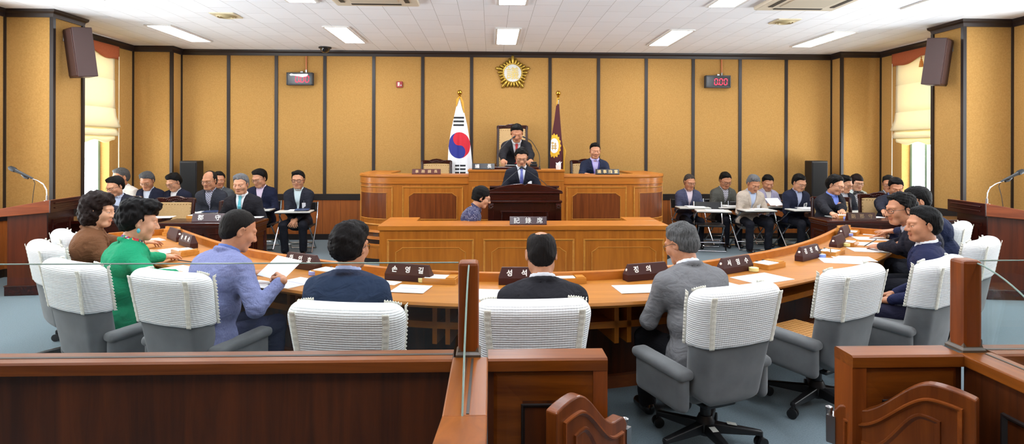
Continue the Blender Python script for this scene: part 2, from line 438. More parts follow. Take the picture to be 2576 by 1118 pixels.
def hair_mesh(o, h, seed):
    st = o.get('hair', 'short'); vol = o.get('vol', .010)
    F = Field((-.15, -.18, -.21), (.15, .165, .20), h)
    F.el((0, -.016-vol*.45, .036), (.078+vol, .098+vol*.55, .086+vol), k=0)
    def plane(ny, nz, c): F.cut(lambda X, Y, Z: ny*Y+nz*Z-c+0*X)
    if st == 'short' or st == 'bald_top' or st == 'receding':
        F.el((0, -.052, -.018), (.068+vol*.6, .055+vol*.6, .062), k=.03)
        fr = o.get('fringe', 0.0)
        if st == 'short' and vol > .005: F.el((o.get('part', .02), .020, .100), (.056, .042, .014+vol*.6), k=.03)
        if st != 'bald_top': pass
        c0 = .012+fr
        F.cut(lambda X, Y, Z: np.where(Z > .02, .80*Y-.60*Z-c0-.0+.25*np.abs(X)*(Y > 0), Y-.016+.35*np.maximum(0, .02-Z)))
        F.cut(lambda X, Y, Z: -Z-.078+.30*np.maximum(0, Y+.05)+0*X)
        for sx in (-1, 1): F.sub_el((sx*.090, .004, -.022), (.022, .030, .044), k=.008)
        if st == 'bald_top':
            F.sub_el((0, .040, .128), (.040, .150, .062), k=.02)
        if st == 'receding':
            F.sub_el((0, .085, .095), (.080, .115, .085), k=.02)
    elif st == 'bob':
        F.el((0, -.035, -.04), (.100, .085, .10), k=.04); F.el((0, .0, .075), (.095, .10, .07), k=.04)
        F.cut(lambda X, Y, Z: np.where(Z > .045, Y*.8-.6*Z-.034, Y-.040-.2*np.abs(X)+0*Z))
        F.cut(lambda X, Y, Z: -Z-.115+0*X+0*Y)
        F.sub_el((0, .13, -.055), (.066, .1, .095), k=.015)
    elif st == 'updo':
        F.el((0, -.062, .02), (.092, .075, .088), k=.04); F.el((0, .035, .105), (.082, .078, .048), k=.03)
        F.el((0, -.05, .085), (.085, .075, .062), k=.03)
        F.cut(lambda X, Y, Z: np.where(Z > .05, Y*.7-.7*Z-.030, Y-.010-.1*np.abs(X)+0*Z))
        F.cut(lambda X, Y, Z: -Z-.075+.25*np.maximum(0, Y+.05)+0*X)
        for sx in (-1, 1): F.sub_el((sx*.10, .012, -.022), (.035, .030, .040), k=.012)
    elif st == 'bangs':
        F.el((0, -.03, -.03), (.086, .080, .085), k=.03)
        F.cut(lambda X, Y, Z: np.where(Z > .026, Y-.2+0*Z, Y-.020-.3*np.abs(X)+0*Z))
        F.cut(lambda X, Y, Z: -Z-o.get('length', .085)+0*X+0*Y)
        for sx in (-1, 1):
            if o.get('ears', True): F.sub_el((sx*.095, .008, -.022), (.026, .026, .036), k=.008)
    cur = o.get('curl', 0)
    if cur:
        F.warp(wob(seed, cur, 75)); F.warp(wob(seed+3, cur*.6, 130))
    else:
        r = np.random.default_rng(seed); p1, p2 = r.uniform(0, 6, 2)
        def strands(X, Y, Z):
            ang = np.arctan2(X, Y+.06+.0*Z); rad = np.sqrt(X*X+(Y+.05)**2)
            return .0012*np.sin(46*ang+3*np.sin(30*rad+p1)+p1)+.0010*np.sin(84*ang+15*Z+2*np.sin(30*Z+p2))
        F.warp(strands); F.warp(wob(seed, o.get('mess', .0022), 48)); F.warp(wob(seed+9, o.get('mess', .0022)*.45, 120))
    # keep it a shell that does not fill the skull
    F.cut(lambda X, Y, Z: -(np.sqrt((X/.070)**2+((Y+.014)/.088)**2+((Z-.034)/.077)**2)-1)*.07)
    V, Q, M = F.mesh(); return V, Q, np.zeros(len(Q), int)

HAIRM = {}
def hair_mat(rgb):
    k = tuple(rgb)
    if k not in HAIRM:
        HAIRM[k] = mat('hair_%d' % len(HAIRM), tuple(c*(.62 if max(rgb) < 70 else .85) for c in rgb), .6, 'noise', tuple(c*.45 for c in rgb), 150, bump=.35, stretch=(1, 1, .12), spec=.12)
    return HAIRM[k]
CLOTH = {}
def folds(m):
    """soft creases: a second, broader bump under the weave"""
    nt = m.node_tree; N, L = nt.nodes, nt.links; bp = next(n for n in N if n.type == 'BUMP'); tc = next(n for n in N if n.type == 'TEX_COORD')
    mp = N.new('ShaderNodeMapping'); mp.inputs['Scale'].default_value = (1, 1, 1.9); mp.inputs['Rotation'].default_value = (.3, .25, 0); L.new(tc.outputs['Object'], mp.inputs['Vector'])
    z = N.new('ShaderNodeTexNoise'); z.inputs['Scale'].default_value = 9; z.inputs['Detail'].default_value = 2.5; z.inputs['Distortion'].default_value = 1.2; L.new(mp.outputs['Vector'], z.inputs['Vector'])
    b2 = N.new('ShaderNodeBump'); b2.inputs['Strength'].default_value = .38; b2.inputs['Distance'].default_value = .035; L.new(z.outputs['Fac'], b2.inputs['Height'])
    L.new(b2.outputs['Normal'], bp.inputs['Normal']); return m
def cloth(rgb, rgb2=None, kind='suit'):
    k = (tuple(rgb), kind)
    if k not in CLOTH:
        n = 'cloth_%s_%d' % (kind, len(CLOTH)); d2 = rgb2 or tuple(c*.86 for c in rgb)
        if kind == 'suit': m = folds(mat(n, rgb, .78, 'noise', d2, 320, bump=.12, spec=.12))
        elif kind == 'linen': m = folds(mat(n, rgb, .85, 'noise', d2, 180, bump=.2, stretch=(1, 1, .25), spec=.15))
        elif kind == 'shirt': m = mat(n, rgb, .7, 'noise', tuple(c*.96 for c in rgb), 260, bump=.05, spec=.25)
        elif kind == 'shiny': m = mat(n, rgb, .5, 'noise', d2, 30, bump=.05, sheen=.2, spec=.35)
        elif kind in ('dots', 'check', 'floral'):
            m = mat(n, rgb, .75); nt = m.node_tree; N, L = nt.nodes, nt.links; b = N['Principled BSDF']
            tc = N.new('ShaderNodeTexCoord'); cr = N.new('ShaderNodeValToRGB')
            if kind in ('dots', 'floral'):
                v = N.new('ShaderNodeTexVoronoi'); v.inputs['Scale'].default_value = 62 if kind == 'dots' else 55
                v.inputs['Randomness'].default_value = .25 if kind == 'dots' else 1
                L.new(tc.outputs['Object'], v.inputs['Vector'])
            if kind == 'dots':
                L.new(v.outputs['Distance'], cr.inputs['Fac']); e = cr.color_ramp.elements; cr.color_ramp.interpolation = 'CONSTANT'
                e[0].color = (*lin((225, 225, 235)), 1); e[1].position = .23; e[1].color = (*lin(rgb), 1)
            elif kind == 'floral':
                e = cr.color_ramp.elements; cr.color_ramp.interpolation = 'CONSTANT'; L.new(v.outputs['Color'], cr.inputs['Fac'])
                e[0].color = (*lin((190, 45, 60)), 1); e[1].position = .35; e[1].color = (*lin((40, 150, 120)), 1)
                for p, c in ((.5, (225, 170, 60)), (.62, (120, 60, 140)), (.75, (230, 220, 200)), (.85, (20, 90, 60))):
                    q = e.new(p); q.color = (*lin(c), 1)
            else:
                w = N.new('ShaderNodeTexBrick'); w.inputs['Scale'].default_value = 14; w.offset = .5
                w.inputs['Mortar Size'].default_value = .06; L.new(tc.outputs['Object'], w.inputs['Vector'])
                w.inputs['Color1'].default_value = (*lin(rgb), 1); w.inputs['Color2'].default_value = (*lin(d2), 1)
                w.inputs['Mortar'].default_value = (*lin((205, 205, 215)), 1)
                mp = N.new('ShaderNodeMapping'); mp.inputs['Rotation'].default_value = (PI/2, 0, 0)
                L.new(tc.outputs['Object'], mp.inputs['Vector']); L.new(mp.outputs['Vector'], w.inputs['Vector'])
                L.new(w.outputs['Color'], b.inputs['Base Color'])
            if kind != 'check': L.new(cr.outputs['Color'], b.inputs['Base Color'])
        CLOTH[k] = m
    return CLOTH[k]

PCOUNT = [0]
def person(label, crown, facing, o, near=False, group=None):
    """crown: world point of the top of the hair; facing: degrees the chest turns from +y (counter-clockwise)."""
    PCOUNT[0] += 1; seed = PCOUNT[0]*17+3
    hb = .0095 if near else .012; hh = .0040 if near else .0050
    stand = o.get('stand', False); seat = o.get('seat', .45)
    a = math.radians(o.get('lean', 8)); tw = math.radians(o.get('twist', 0)); slump = o.get('slump', 1.25)
    D = lambda q: Vector((0, math.sin(q), math.cos(q)))
    Rt = Matrix.Rotation(tw, 3, 'Z')
    P = Vector((0, 0, .93 if stand else seat+.085))
    W = P+.19*D(a*.55); Cc = W+.19*D(a); Nb = Cc+.145*D(a*slump)
    up = D(a*slump); fw = Vector((0, up.z, -up.y)); fw = Rt @ fw; up_t = Rt @ up; xd = Rt @ Vector((1, 0, 0))
    bw = o.get('width', 1.0)
    hs = o.get('hs', 1.1)
    # head
    hp = math.radians(o.get('pitch', 20)*.72); hy = math.radians(o.get('yaw', 0)); hr = math.radians(o.get('roll', 0))
    nd = D(a*.9+.10+hp*.30)
    HR = Matrix.Rotation(tw+hy, 3, 'Z') @ Matrix.Rotation(hr, 3, 'Y') @ Matrix.Rotation(-hp, 3, 'X')
    Hc = Nb+nd*o.get('necklen', .150)+HR @ Vector((0, .012, .02))*hs
    Hm = Matrix.Translation(Hc) @ (HR*hs).to_4x4()
    top = Hc+Vector((0, 0, .135*hs))
    # placement
    Rz = Matrix.Rotation(math.radians(facing), 3, 'Z'); base = o.get('base', 0.0)
    s = (crown[2]-base)/top.z
    root = Vector((crown[0], crown[1], base))-(Rz @ Vector((Hc.x, Hc.y, 0)))*s
    root.z = base
    inv = Rz.inverted()
    def loc(p): return (inv @ (Vector(p)-root))/s
    S = {k: Nb-up*.085*1.0+xd*(.168*bw*k)-fw*.0 for k in (1, -1)}
    arms = {}
    for k, nm in ((1, 'R'), (-1, 'L')):
        sp = o.get(nm, None)
        T = None
        if sp is None: T = Vector((k*.13, .33, seat+.24)); kind = 'rest'; hd = None
        else:
            p, kind = sp[0], sp[1]
            T = loc(p) if sp[2] == 'w' else Vector(p)
            hd = sp[3] if len(sp) > 3 else None
        E, Wr = ik(S[k], T, .285, .245, o.get('pole'+nm, (k*.50, -.30, -.8)))
        arms[k] = (E, Wr, kind, hd)
    sh = o.get('shoulders', .064)
    def torso(F, q, k=.05):
        b = o.get('belly', 0.0)
        F.rc(P-xd*.078*bw, P+xd*.078*bw, .108+q, k=0); F.rc(W-xd*.060*bw, W+xd*.060*bw, .110+q, k=k)
        if b: F.el(W+Vector((0, .05, -.03)), (.13, .09+b, .13), k=.05)
        F.rc(Cc-xd*.082*bw, Cc+xd*.082*bw, .114+q, k=k)
        U = Nb-up*.12; F.rc(U-xd*.105*bw, U+xd*.105*bw, .090+q, k=k)
        F.rc(Nb-up*.090-xd*.148*bw, Nb-up*.090+xd*.148*bw, sh+q, k=k)
        F.rc(Nb-up*.06-xd*.06, Nb-up*.06+xd*.06, .068+q, k=.06)
    lo = [-.42, -.35, 0]; hi = [.42, .62, top.z+.02]
    allp = [p for k in arms for p in arms[k][:2]]+[Nb, P]
    for i in range(3):
        lo[i] = min(lo[i], min(p[i] for p in allp)-.12) if i < 2 else lo[i]; hi[i] = max(p[i] for p in allp)+.13
    zlo = P.z-.16
    # legs
    kn = o.get('knees', .12); kf = .43; legs = {}
    for k in (1, -1):
        if stand: legs[k] = (Vector((k*.085, 0, .90)), Vector((k*.095, .02, .49)), Vector((k*.10, -.02, .085)))
        else:
            ft = o.get('feet', .40); legs[k] = (Vector((k*.088, .02, seat+.075)), Vector((k*kn, kf, seat+.065)), Vector((k*o.get('ankles', kn*.95), ft, .085)))
    # ---- body: head, hands and a core, one mesh
    tone = tuple(round(c*f) for c, f in zip(o.get('tone', (206, 158, 128)), (.97, .92, .88))); sm = skin_mats(tone)
    ho = dict(o); ho['neck'] = tuple((HR.transposed() @ (Nb+up*.0-Hc))/hs)
    V, Q, M = head_mesh(ho, hh); parts = [(apply4(V, Hm), Q, M)]
    for k in (1, -1):
        E, Wr, kind, hd = arms[k]
        y = (Wr-E).normalized()
        if hd is None: y = Vector((y.x, y.y, y.z*.35)).normalized(); rollv = o.get('palm', 15)
        else:
            rollv = hd[1]
            if hd[0] is not None: y = Vector(hd[0]); y = (inv @ y).normalized() if len(hd) > 2 else y.normalized()
        z0 = Vector((0, 0, 1)); x = y.cross(z0).normalized(); z = x.cross(y)
        Rr = Matrix.Rotation(math.radians(rollv)*k, 3, y)
        x, z = Rr @ x, Rr @ z
        HM = Matrix(((x.x, y.x, z.x, Wr.x), (x.y, y.y, z.y, Wr.y), (x.z, y.z, z.z, Wr.z), (0, 0, 0, 1)))
        V, Q, M = hand_mesh(kind, k < 0); parts.append((apply4(V, HM), Q, M))
    F = Field((-.55, -.4, 0), (.55, .65, Nb.z+.10), .018)
    torso(F, -.016)
    F.rc(Nb-up*.06, Nb+up*.04, .055, k=.03)
    for k in (1, -1):
        E, Wr, _, _ = arms[k]; F.rc(S[k], E, .050, .040, k=.02); F.rc(E, Wr, .038, .026, k=.02)
        h_, k_, a_ = legs[k]; F.rc(h_, k_, .075, .055, k=.02); F.rc(k_, a_, .050, .036, k=.02); F.rc(a_, a_+Vector((0, .07, -.045)), .030, .018, k=.02)
    V, Q, M = F.mesh(); parts.append((V, Q, np.zeros(len(Q), int)))
    body = np_obj('person', parts, sm)
    body.location = root; body.rotation_euler = (0, 0, math.radians(facing)); body.scale = (s, s, s)
    tag(body, label, 'person', group)
    def child(name, parts, m, lab=None):
        ob = np_obj(name, parts, m if isinstance(m, list) else [m], body)
        if lab: ob['label'] = lab
        return ob
    # ---- hair
    if o.get('hair', 'short') != 'none':
        V, Q, M = hair_mesh(o, .0048 if near else .006, seed); child('hair', [(apply4(V, Hm), Q, M)], hair_mat(o.get('haircol', (24, 21, 20))))
    # ---- shirt
    jk = o.get('jacket'); sc = o.get('shirt', (225, 225, 230)); skd = o.get('shirtkind', 'shirt')
    Fs = Field((lo[0], lo[1], zlo), hi, hb); q0 = .004 if jk else .012
    torso(Fs, q0)
    if not jk:
        sl = o.get('sleeve', 1.0)
        for k in (1, -1):
            E, Wr, _, _ = arms[k]
            if sl >= 1: Fs.rc(S[k], E, .060, .050, k=.03); Fs.rc(E, E.lerp(Wr, .93), .048, .034, k=.02)
            else: Fs.rc(S[k], S[k].lerp(E, .85), .064, .060, k=.03)
        Fs.warp(wob(seed+1, .0035, 38))
    ring = []
    for i in range(15):
        t = PI*2*i/14; ring.append(Nb+up*(.040+.012*math.cos(t+PI))+xd*math.sin(t)*.068+fw*(math.cos(t)*.064+.004))
    if o.get('collar', True):
        for p, q in zip(ring, ring[1:]): Fs.rc(p-up*.014, q-up*.014, .0115, k=.006)
        for p, q in zip(ring, ring[1:]): Fs.rc(p+up*.004, q+up*.004, .0085, k=.006)
        for k in (1, -1):
            b = Nb+up*.036+fw*.070+xd*k*.016
            Fs.rc(b, Nb-up*.012+fw*.090+xd*k*.040, .010, .006, k=.006)
    # hollow for the neck
    nb = Nb
    cx, cy, cz = nb+nd*.03
    sl_, g = Fs.win((cx-.09, cy-.09, cz-.03), (cx+.09, cy+.11, cz+.13))
    if sl_:
        dn = Fs._rc(*g, tuple(Nb+nd*.02+fw*.004), tuple(Nb+nd*.16+fw*.010), .055*hs*.98, .055*hs*.98); Fs.D[sl_] = np.maximum(Fs.D[sl_], -dn)
    def front(Fd, x, u):
        """depth of the cloth along fw at torso coordinates"""
        f = .24
        while f > 0:
            p = Nb+up_t*u+xd*x+fw*f; i = [int(round((p[j]-Fd.lo[j])/Fd.h)) for j in range(3)]
            if all(0 <= i[j] < Fd.n[j] for j in range(3)) and Fd.D[tuple(i)] < .003: return p
            f -= .004
        return Nb+up_t*u+xd*x+fw*.08
    V, Q, M = Fs.mesh(); child('shirt', [(relax(V, Q, 1), Q, M)], cloth(sc, None, skd))
    vb = o.get('vdepth', .30)
    # ---- jacket
    if jk:
        Fj = Field((lo[0], lo[1], zlo), hi, hb); torso(Fj, .018)
        Fj.rc(P-xd*.080*bw-up*.04, P+xd*.080*bw-up*.04, .122, k=.04)
        for k in (1, -1):
            E, Wr, _, _ = arms[k]; so = o.get('sleeveoff', .04)
            Fj.rc(S[k], E, .068, .058, k=.035); Fj.rc(E, E.lerp(Wr, 1-so/.245), .056, .041, k=.02)
        Fj.warp(wob(seed+1, o.get('wrinkle', .0024), 34)); Fj.warp(wob(seed+2, o.get('wrinkle', .0024)*.6, 75))
        o3 = np.array(Nb); X3, U3, F3 = np.array(xd), np.array(up_t), np.array(fw)
        def loc3(X, Y, Z):
            dx, dy, dz = X-o3[0], Y-o3[1], Z-o3[2]
            return dx*X3[0]+dy*X3[1]+dz*X3[2], dx*U3[0]+dy*U3[1]+dz*U3[2], dx*F3[0]+dy*F3[1]+dz*F3[2]
        vw = o.get('vwidth', .062)
        def lapel(X, Y, Z):
            x, u, f = loc3(X, Y, Z); w = vw*np.clip((u+vb)/vb, 0, 1.15); ax_ = np.abs(x)
            lw = .052*np.clip((u+vb)/(vb*.55), 0, 1)*np.clip((.03-u)/.05, 0, 1)
            return -.011*((ax_ > w-.004) & (ax_ < w+lw) & (f > .02) & (u > -vb) & (u < .03))+.004*((ax_ >= w+lw) & (ax_ < w+lw+.010) & (f > .02) & (u > -vb*.95) & (u < .02))
        Fj.warp(lapel)
        for i in range(3, 12):                                       # collar round the back of the neck
            t0, t1 = PI*2*i/14, PI*2*(i+1)/14
            if i == 11: continue
            pp = [Nb+up*(.016+.014*(1-math.cos(t+PI))/2*0+.012*(-math.cos(t)))+xd*math.sin(t)*.083+fw*(math.cos(t)*.074) for t in (t0, t1)]
            Fj.rc(pp[0], pp[1], .0155, k=.010)
        def vcut(X, Y, Z):
            x, u, f = loc3(X, Y, Z); w = vw*np.clip((u+vb)/vb, -.2, 1.15)
            return -np.maximum(np.maximum(np.abs(x)-w, np.maximum(-f+.01, f-.175)), np.maximum(-(u+vb), u-.2))
        Fj.cut(vcut)
        def seam(X, Y, Z):
            x, u, f = loc3(X, Y, Z)
            return .006*((np.abs(x-.012) < .0045) & (f > .03) & (u < -vb))
        Fj.warp(seam)
        dn = Fj._rc(Fj.ax[0][:, None, None], Fj.ax[1][None, :, None], Fj.ax[2][None, None, :], tuple(Nb-up*.01), tuple(Nb+nd*.2), .066, .068)
        Fj.D = np.maximum(Fj.D, -dn)
        V, Q, M = Fj.mesh(); V = relax(V, Q, 1)
        jm = cloth(jk, o.get('jacket2'), o.get('jacketkind', 'suit'))
        child('jacket', [(V, Q, M)], jm)
        if o.get('badge'):
            p = front(Fj, -.105 if o['badge'] is True else o['badge'], -.22)+fw*.012
            mb = MB(); Rm = Matrix((xd, fw, up_t)).transposed()
            mb.rbox((0, 0, 0), (.058, .004, .086), .003, mi=0); mb.box((0, -.001, .062), (.010, .003, .04), mi=1)
            if o.get('badgeface'): mb.box((0, .0025, .004), (.034, .001, .05), mi=1)
            mb.xf(Matrix.Translation(p) @ Rm.to_4x4()); mb.build('badge', [mat('badge_white', (235, 235, 235), .4), mat('badge_clip', (90, 95, 100), .3)], body)
        if o.get('pin'):
            p = front(Fj, o['pin']*.085, -.10)+fw*.006; mb = MB(); mb.ell(p, (.008, .008, .008), 8); mb.build('lapel_pin', mat('pin_silver', (225, 220, 200), .25, metal=.7), body)
    if o.get('tie'):
        tc, n = o['tie'], 12; mb = MB(); rows = []
        for i in range(n+1):
            u = .022-(vb+.02)*i/n; w = (.018 if i == 0 else .022 if i == 1 else .016+.022*(i-2)/(n-2))
            c = front(Fs, 0, min(u, -.01))+fw*(.014 if i > 1 else .020)
            if u > -.01: c = c+up_t*(u+.01)-fw*.006
            rows.append([c-xd*w-fw*.004, c+fw*.002, c+xd*w-fw*.004, c-fw*.012])
        vs = [p for r in rows for p in r]; fs = []
        for i in range(n):
            for j in range(4): fs.append((i*4+j, i*4+(j+1) % 4, (i+1)*4+(j+1) % 4, (i+1)*4+j))
        fs += [(0, 1, 2, 3), (4*n, 4*n+1, 4*n+2, 4*n+3)]
        mb.add(vs, fs); mb.build('tie', cloth(tc, o.get('tie2'), o.get('tiekind', 'shiny')), body, smooth=True)
    if o.get('lanyard'):
        mb = MB()
        for k in (1, -1):
            pts = [Nb+up*.03+xd*k*.06]+[front(Fj if jk else Fs, k*(.06-.05*t), -.03-.25*t)+fw*.008 for t in (0, .3, .6, 1)]
            mb.tube(pts, .005, 6)
        mb.build('lanyard', mat('lanyard_cloth', o['lanyard'], .6), body)
    # ---- legs
    if o.get('legs', True):
        Fl = Field((-.34, -.20, .0), (.34, .62, P.z+.12), hb+.001)
        Fl.rc(P-xd*.075-Vector((0, 0, .0)), P+xd*.070, .108, k=0)
        for k in (1, -1):
            h_, k_, a_ = legs[k]; Fl.rc(h_, k_, .086, .071, k=.03); Fl.rc(k_, a_+Vector((0, 0, .0)), .069, .060, k=.025)
        Fl.warp(wob(seed+5, .0028, 34)); Fl.cut(lambda X, Y, Z: .045-Z+0*X+0*Y)
        V, Q, M = Fl.mesh(); child('trousers', [(relax(V, Q, 1), Q, M)], cloth(o.get('trousers', (30, 31, 38))))
        for k in (1, -1):
            h_, k_, a_ = legs[k]; Fh = Field((a_.x-.08, a_.y-.12, 0-.01), (a_.x+.08, a_.y+.24, .14), .006)
            Fh.rc(a_+Vector((0, -.025, -.048)), a_+Vector((0, .135, -.052)), .040, .034, k=0); Fh.el(a_+Vector((0, -.005, -.01)), (.040, .050, .05), k=.03)
            Fh.cut(lambda X, Y, Z: .003-Z+0*X+0*Y); V, Q, M = Fh.mesh()
            child('shoe', [(V, Q, M)], mat('shoe_leather', (22, 18, 18), .18, coat=.4))
    # ---- glasses
    if o.get('glasses'):
        gc = o['glasses'] if isinstance(o['glasses'], tuple) else (25, 24, 26); mb = MB(); fy = .1045
        def rim(sx):
            pts = []
            for i in range(16):
                t = 2*PI*i/16; cx_ = abs(math.cos(t))**.6*math.copysign(1, math.cos(t)); cz_ = abs(math.sin(t))**.7*math.copysign(1, math.sin(t))
                xx = sx*.0335+.0245*cx_; pts.append((xx, fy-abs(xx)**2*5.0, -.002+.0170*cz_))
            return pts
        r = o.get('rim', .0017)
        for sx in (-1, 1):
            mb.tube(rim(sx), r, 6, closed=True)
            mb.tube([(sx*.059, fy-.018, .004), (sx*.078, .060, .006), (sx*.088, .0, .006), (sx*.086, -.02, -.006)], r, 6)
        mb.tube([(-.010, fy, .004), (0, fy+.003, .007), (.010, fy, .004)], r, 6)
        mb.xf(Hm); g = mb.build('glasses', [mat('glasses_%d_%d_%d' % gc, gc, .3, metal=.5)], body, smooth=True)
    for k in (1, -1):
        if o.get('watch') == k:
            E, Wr, _, _ = arms[k]; y = (Wr-E).normalized(); mb = MB(); R = y.to_track_quat('Z', 'Y').to_matrix()
            mb.lathe([(.030, -.012), (.034, -.011), (.034, .011), (.030, .012)], c=Wr-y*.012, R=R, n=24); mb.build('wristwatch', mat('watch_steel', (190, 190, 190), .25, metal=.9), body, smooth=True)
        if o.get('earring') == k:
            p = Hm @ Vector((k*.090, -.004, -.052)); mb = MB(); mb.ell(p, (.010, .012, .018), 10); mb.build('earring', mat('turquoise_stone', (70, 175, 190), .25), body, smooth=True)
        if o.get('penhand') == k:
            E, Wr, _, hd = arms[k]; mb = MB()
            pass
    body['_wrR'] = 0; del body['_wrR']
    return body, {'root': root, 's': s, 'Rz': Rz, 'arms': arms, 'Hm': Hm}
# ------------------------------------------------------------------ palette
W_TAN = mat('wall_fabric', (180, 138, 79), .9, 'noise', (167, 126, 69), 55, bump=.06, spec=.15)
W_BLK = mat('batten_black', (34, 26, 24), .45)
W_CROWN = mat('crown_dark', (40, 29, 26), .4)
M_DADO = wood('dado_wood', (168, 96, 44), (136, 74, 32), .4, 'z', 1.2)
M_DADOK = mat('dado_band', (30, 22, 20), .4)
M_CEIL = None
M_HONEY = wood('honey_oak', (190, 116, 38), (164, 93, 26), .36, 'x', 1.1, coat=.1)
M_HONEYZ = wood('honey_oak_upright', (184, 110, 34), (154, 87, 24), .36, 'z', 1.1, coat=.1)
M_PANEL = wood('walnut_panel', (132, 66, 22), (92, 42, 13), .36, 'z', 1.3, coat=.1)
M_EDGE = wood('oak_moulding', (204, 142, 62), (176, 112, 42), .3, 'x', 1.2)
M_MAHOG = wood('mahogany', (60, 17, 9), (36, 9, 5), .25, 'x', 1.1, coat=.25)
M_MAHOGZ = wood('mahogany_upright', (52, 14, 8), (31, 8, 5), .25, 'z', 1.1, coat=.2)
M_RED = wood('red_oak', (150, 82, 40), (118, 60, 28), .3, 'x', 1.1, coat=.3)
M_RAIL = wood('rail_walnut', (136, 72, 18), (94, 44, 10), .36, 'x', 1.3, coat=.0)
M_RAILY = wood('rail_walnut_depth', (146, 80, 22), (106, 52, 13), .36, 'y', 1.3, coat=.0)
M_RPANEL = wood('rail_panel', (94, 44, 12), (52, 22, 6), .42, 'z', 1.0, coat=.08)
M_RPOST = wood('rail_post', (140, 70, 20), (106, 49, 13), .35, 'z', 1.2, coat=.1)
M_CHROME = mat('chrome', (205, 207, 210), .14, metal=1.0)
M_STEEL = mat('steel', (165, 165, 165), .28, metal=1.0)
M_BLACK = mat('black_plastic', (22, 22, 24), .4)
M_BLKLEA = mat('black_vinyl', (26, 25, 27), .35)
M_PAPER = mat('paper', (240, 240, 240), .8)
M_GOLD = mat('gold', (182, 150, 66), .32, metal=.8)
M_WHITE = mat('white_letter', (238, 236, 230), .5)
M_TAN = mat('tan_upholstery', (192, 158, 108), .75, 'noise', (176, 142, 94), 90, bump=.08)
def thin_glass(name, tint):
    m = bpy.data.materials.new(name); m.use_nodes = True; nt = m.node_tree; N, L = nt.nodes, nt.links; N.remove(N['Principled BSDF'])
    t = N.new('ShaderNodeBsdfTransparent'); t.inputs[0].default_value = tint; g = N.new('ShaderNodeBsdfGlossy'); g.inputs['Roughness'].default_value = .01
    lw = N.new('ShaderNodeLayerWeight'); pw = N.new('ShaderNodeMath'); pw.operation = 'POWER'; pw.inputs[1].default_value = 5; L.new(lw.outputs['Facing'], pw.inputs[0])
    f = N.new('ShaderNodeMath'); f.operation = 'MULTIPLY_ADD'; f.inputs[1].default_value = .75; f.inputs[2].default_value = .03; L.new(pw.outputs[0], f.inputs[0]); x = N.new('ShaderNodeMixShader')
    L.new(f.outputs[0], x.inputs[0]); L.new(t.outputs[0], x.inputs[1]); L.new(g.outputs[0], x.inputs[2]); L.new(x.outputs[0], N['Material Output'].inputs[0]); return m
M_GLASS = thin_glass('clear_glass', (.97, .985, .98, 1)); M_WGLASS = thin_glass('window_glass', (.98, .99, .99, 1))
M_GEDGE = mat('glass_edge', (128, 150, 140), .15, spec=.6)

X0, X1, YB, YR, ZC = -5.92, 6.73, 10.45, -3.2, 3.26
PXL, PXR = -5.35, 6.08                       # pier faces
# ------------------------------------------------------------------ shell
def carpet():
    m = mat('carpet', (112, 127, 134), .95, 'noise', (95, 110, 118), 120, bump=.25, spec=.1, sheen=.15)
    return m
structure(MB().b2((X0-.3, YR-.2, -.1), (X1+.3, YB+.3, 0)).build('floor', carpet()))
def ceil_mat():
    m = mat('ceiling_board', (226, 224, 222), .9); nt = m.node_tree; N, L = nt.nodes, nt.links
    tc = N.new('ShaderNodeTexCoord'); mp = N.new('ShaderNodeMapping'); L.new(tc.outputs['Object'], mp.inputs['Vector'])
    mp.inputs['Rotation'].default_value = (0, 0, PI/2); mp.inputs['Location'].default_value = (.1, .09, 0)
    br = N.new('ShaderNodeTexBrick'); L.new(mp.outputs['Vector'], br.inputs['Vector'])
    br.inputs['Scale'].default_value = 1.0; br.inputs['Brick Width'].default_value = .6; br.inputs['Row Height'].default_value = .3
    br.inputs['Mortar Size'].default_value = .0022; br.inputs['Mortar Smooth'].default_value = .1; br.offset = .5
    br.inputs['Color1'].default_value = (*lin((244, 246, 250)), 1); br.inputs['Color2'].default_value = (*lin((238, 240, 244)), 1)
    br.inputs['Mortar'].default_value = (*lin((166, 164, 162)), 1); br.inputs['Bias'].default_value = -.2
    L.new(br.outputs['Color'], N['Principled BSDF'].inputs['Base Color'])
    return m
structure(MB().b2((X0-.3, YR-.2, ZC), (X1+.3, YB+.3, ZC+.1)).build('ceiling', ceil_mat()))
def wall(name, lo, hi): return structure(MB().b2(lo, hi).build(name, W_TAN))
wall('wall_back', (X0-.2, YB, 0), (X1+.2, YB+.2, ZC))
structure(MB().b2((X0-.2, YR-.2, 0), (X1+.2, YR, ZC)).build('wall_rear', W_TAN))
WINL = (8.35, 9.53, .70, 3.02); WINR = (8.35, 9.61, .70, 3.02)
BAYS = [(2.3, 4.1, .70, 2.90), (4.9, 6.7, .70, 2.90)]            # window bays further forward, outside the frame
def side_wall(name, x, sgn, win):
    a, b = sorted((x, x+sgn*.2)); mb = MB(); ye = YR
    for y0, y1, z0, z1 in BAYS+[win]:
        mb.b2((a, ye, 0), (b, y0, ZC)).b2((a, y0, 0), (b, y1, z0)).b2((a, y0, z1), (b, y1, ZC)); ye = y1
    mb.b2((a, ye, 0), (b, YB, ZC))
    return structure(mb.build(name, W_TAN))
side_wall('wall_left', X0, -1, WINL); side_wall('wall_right', X1, 1, WINR)
# piers and corner pilasters are wall too
def pier(name, xa, xb, y0, y1):
    a, b = sorted((xa, xb)); return structure(MB().b2((a, y0, 0), (b, y1, ZC)).build(name, W_TAN))
pier('wall_pier_left', X0, PXL, 7.52, 8.05); pier('wall_pier_right', X1, PXR, 7.52, 8.05)
pier('wall_corner_left', X0, PXL+.06, 10.14, YB); pier('wall_corner_right', X1, PXR-.04, 10.14, YB)
CXL, CXR = PXL+.06, PXR-.04
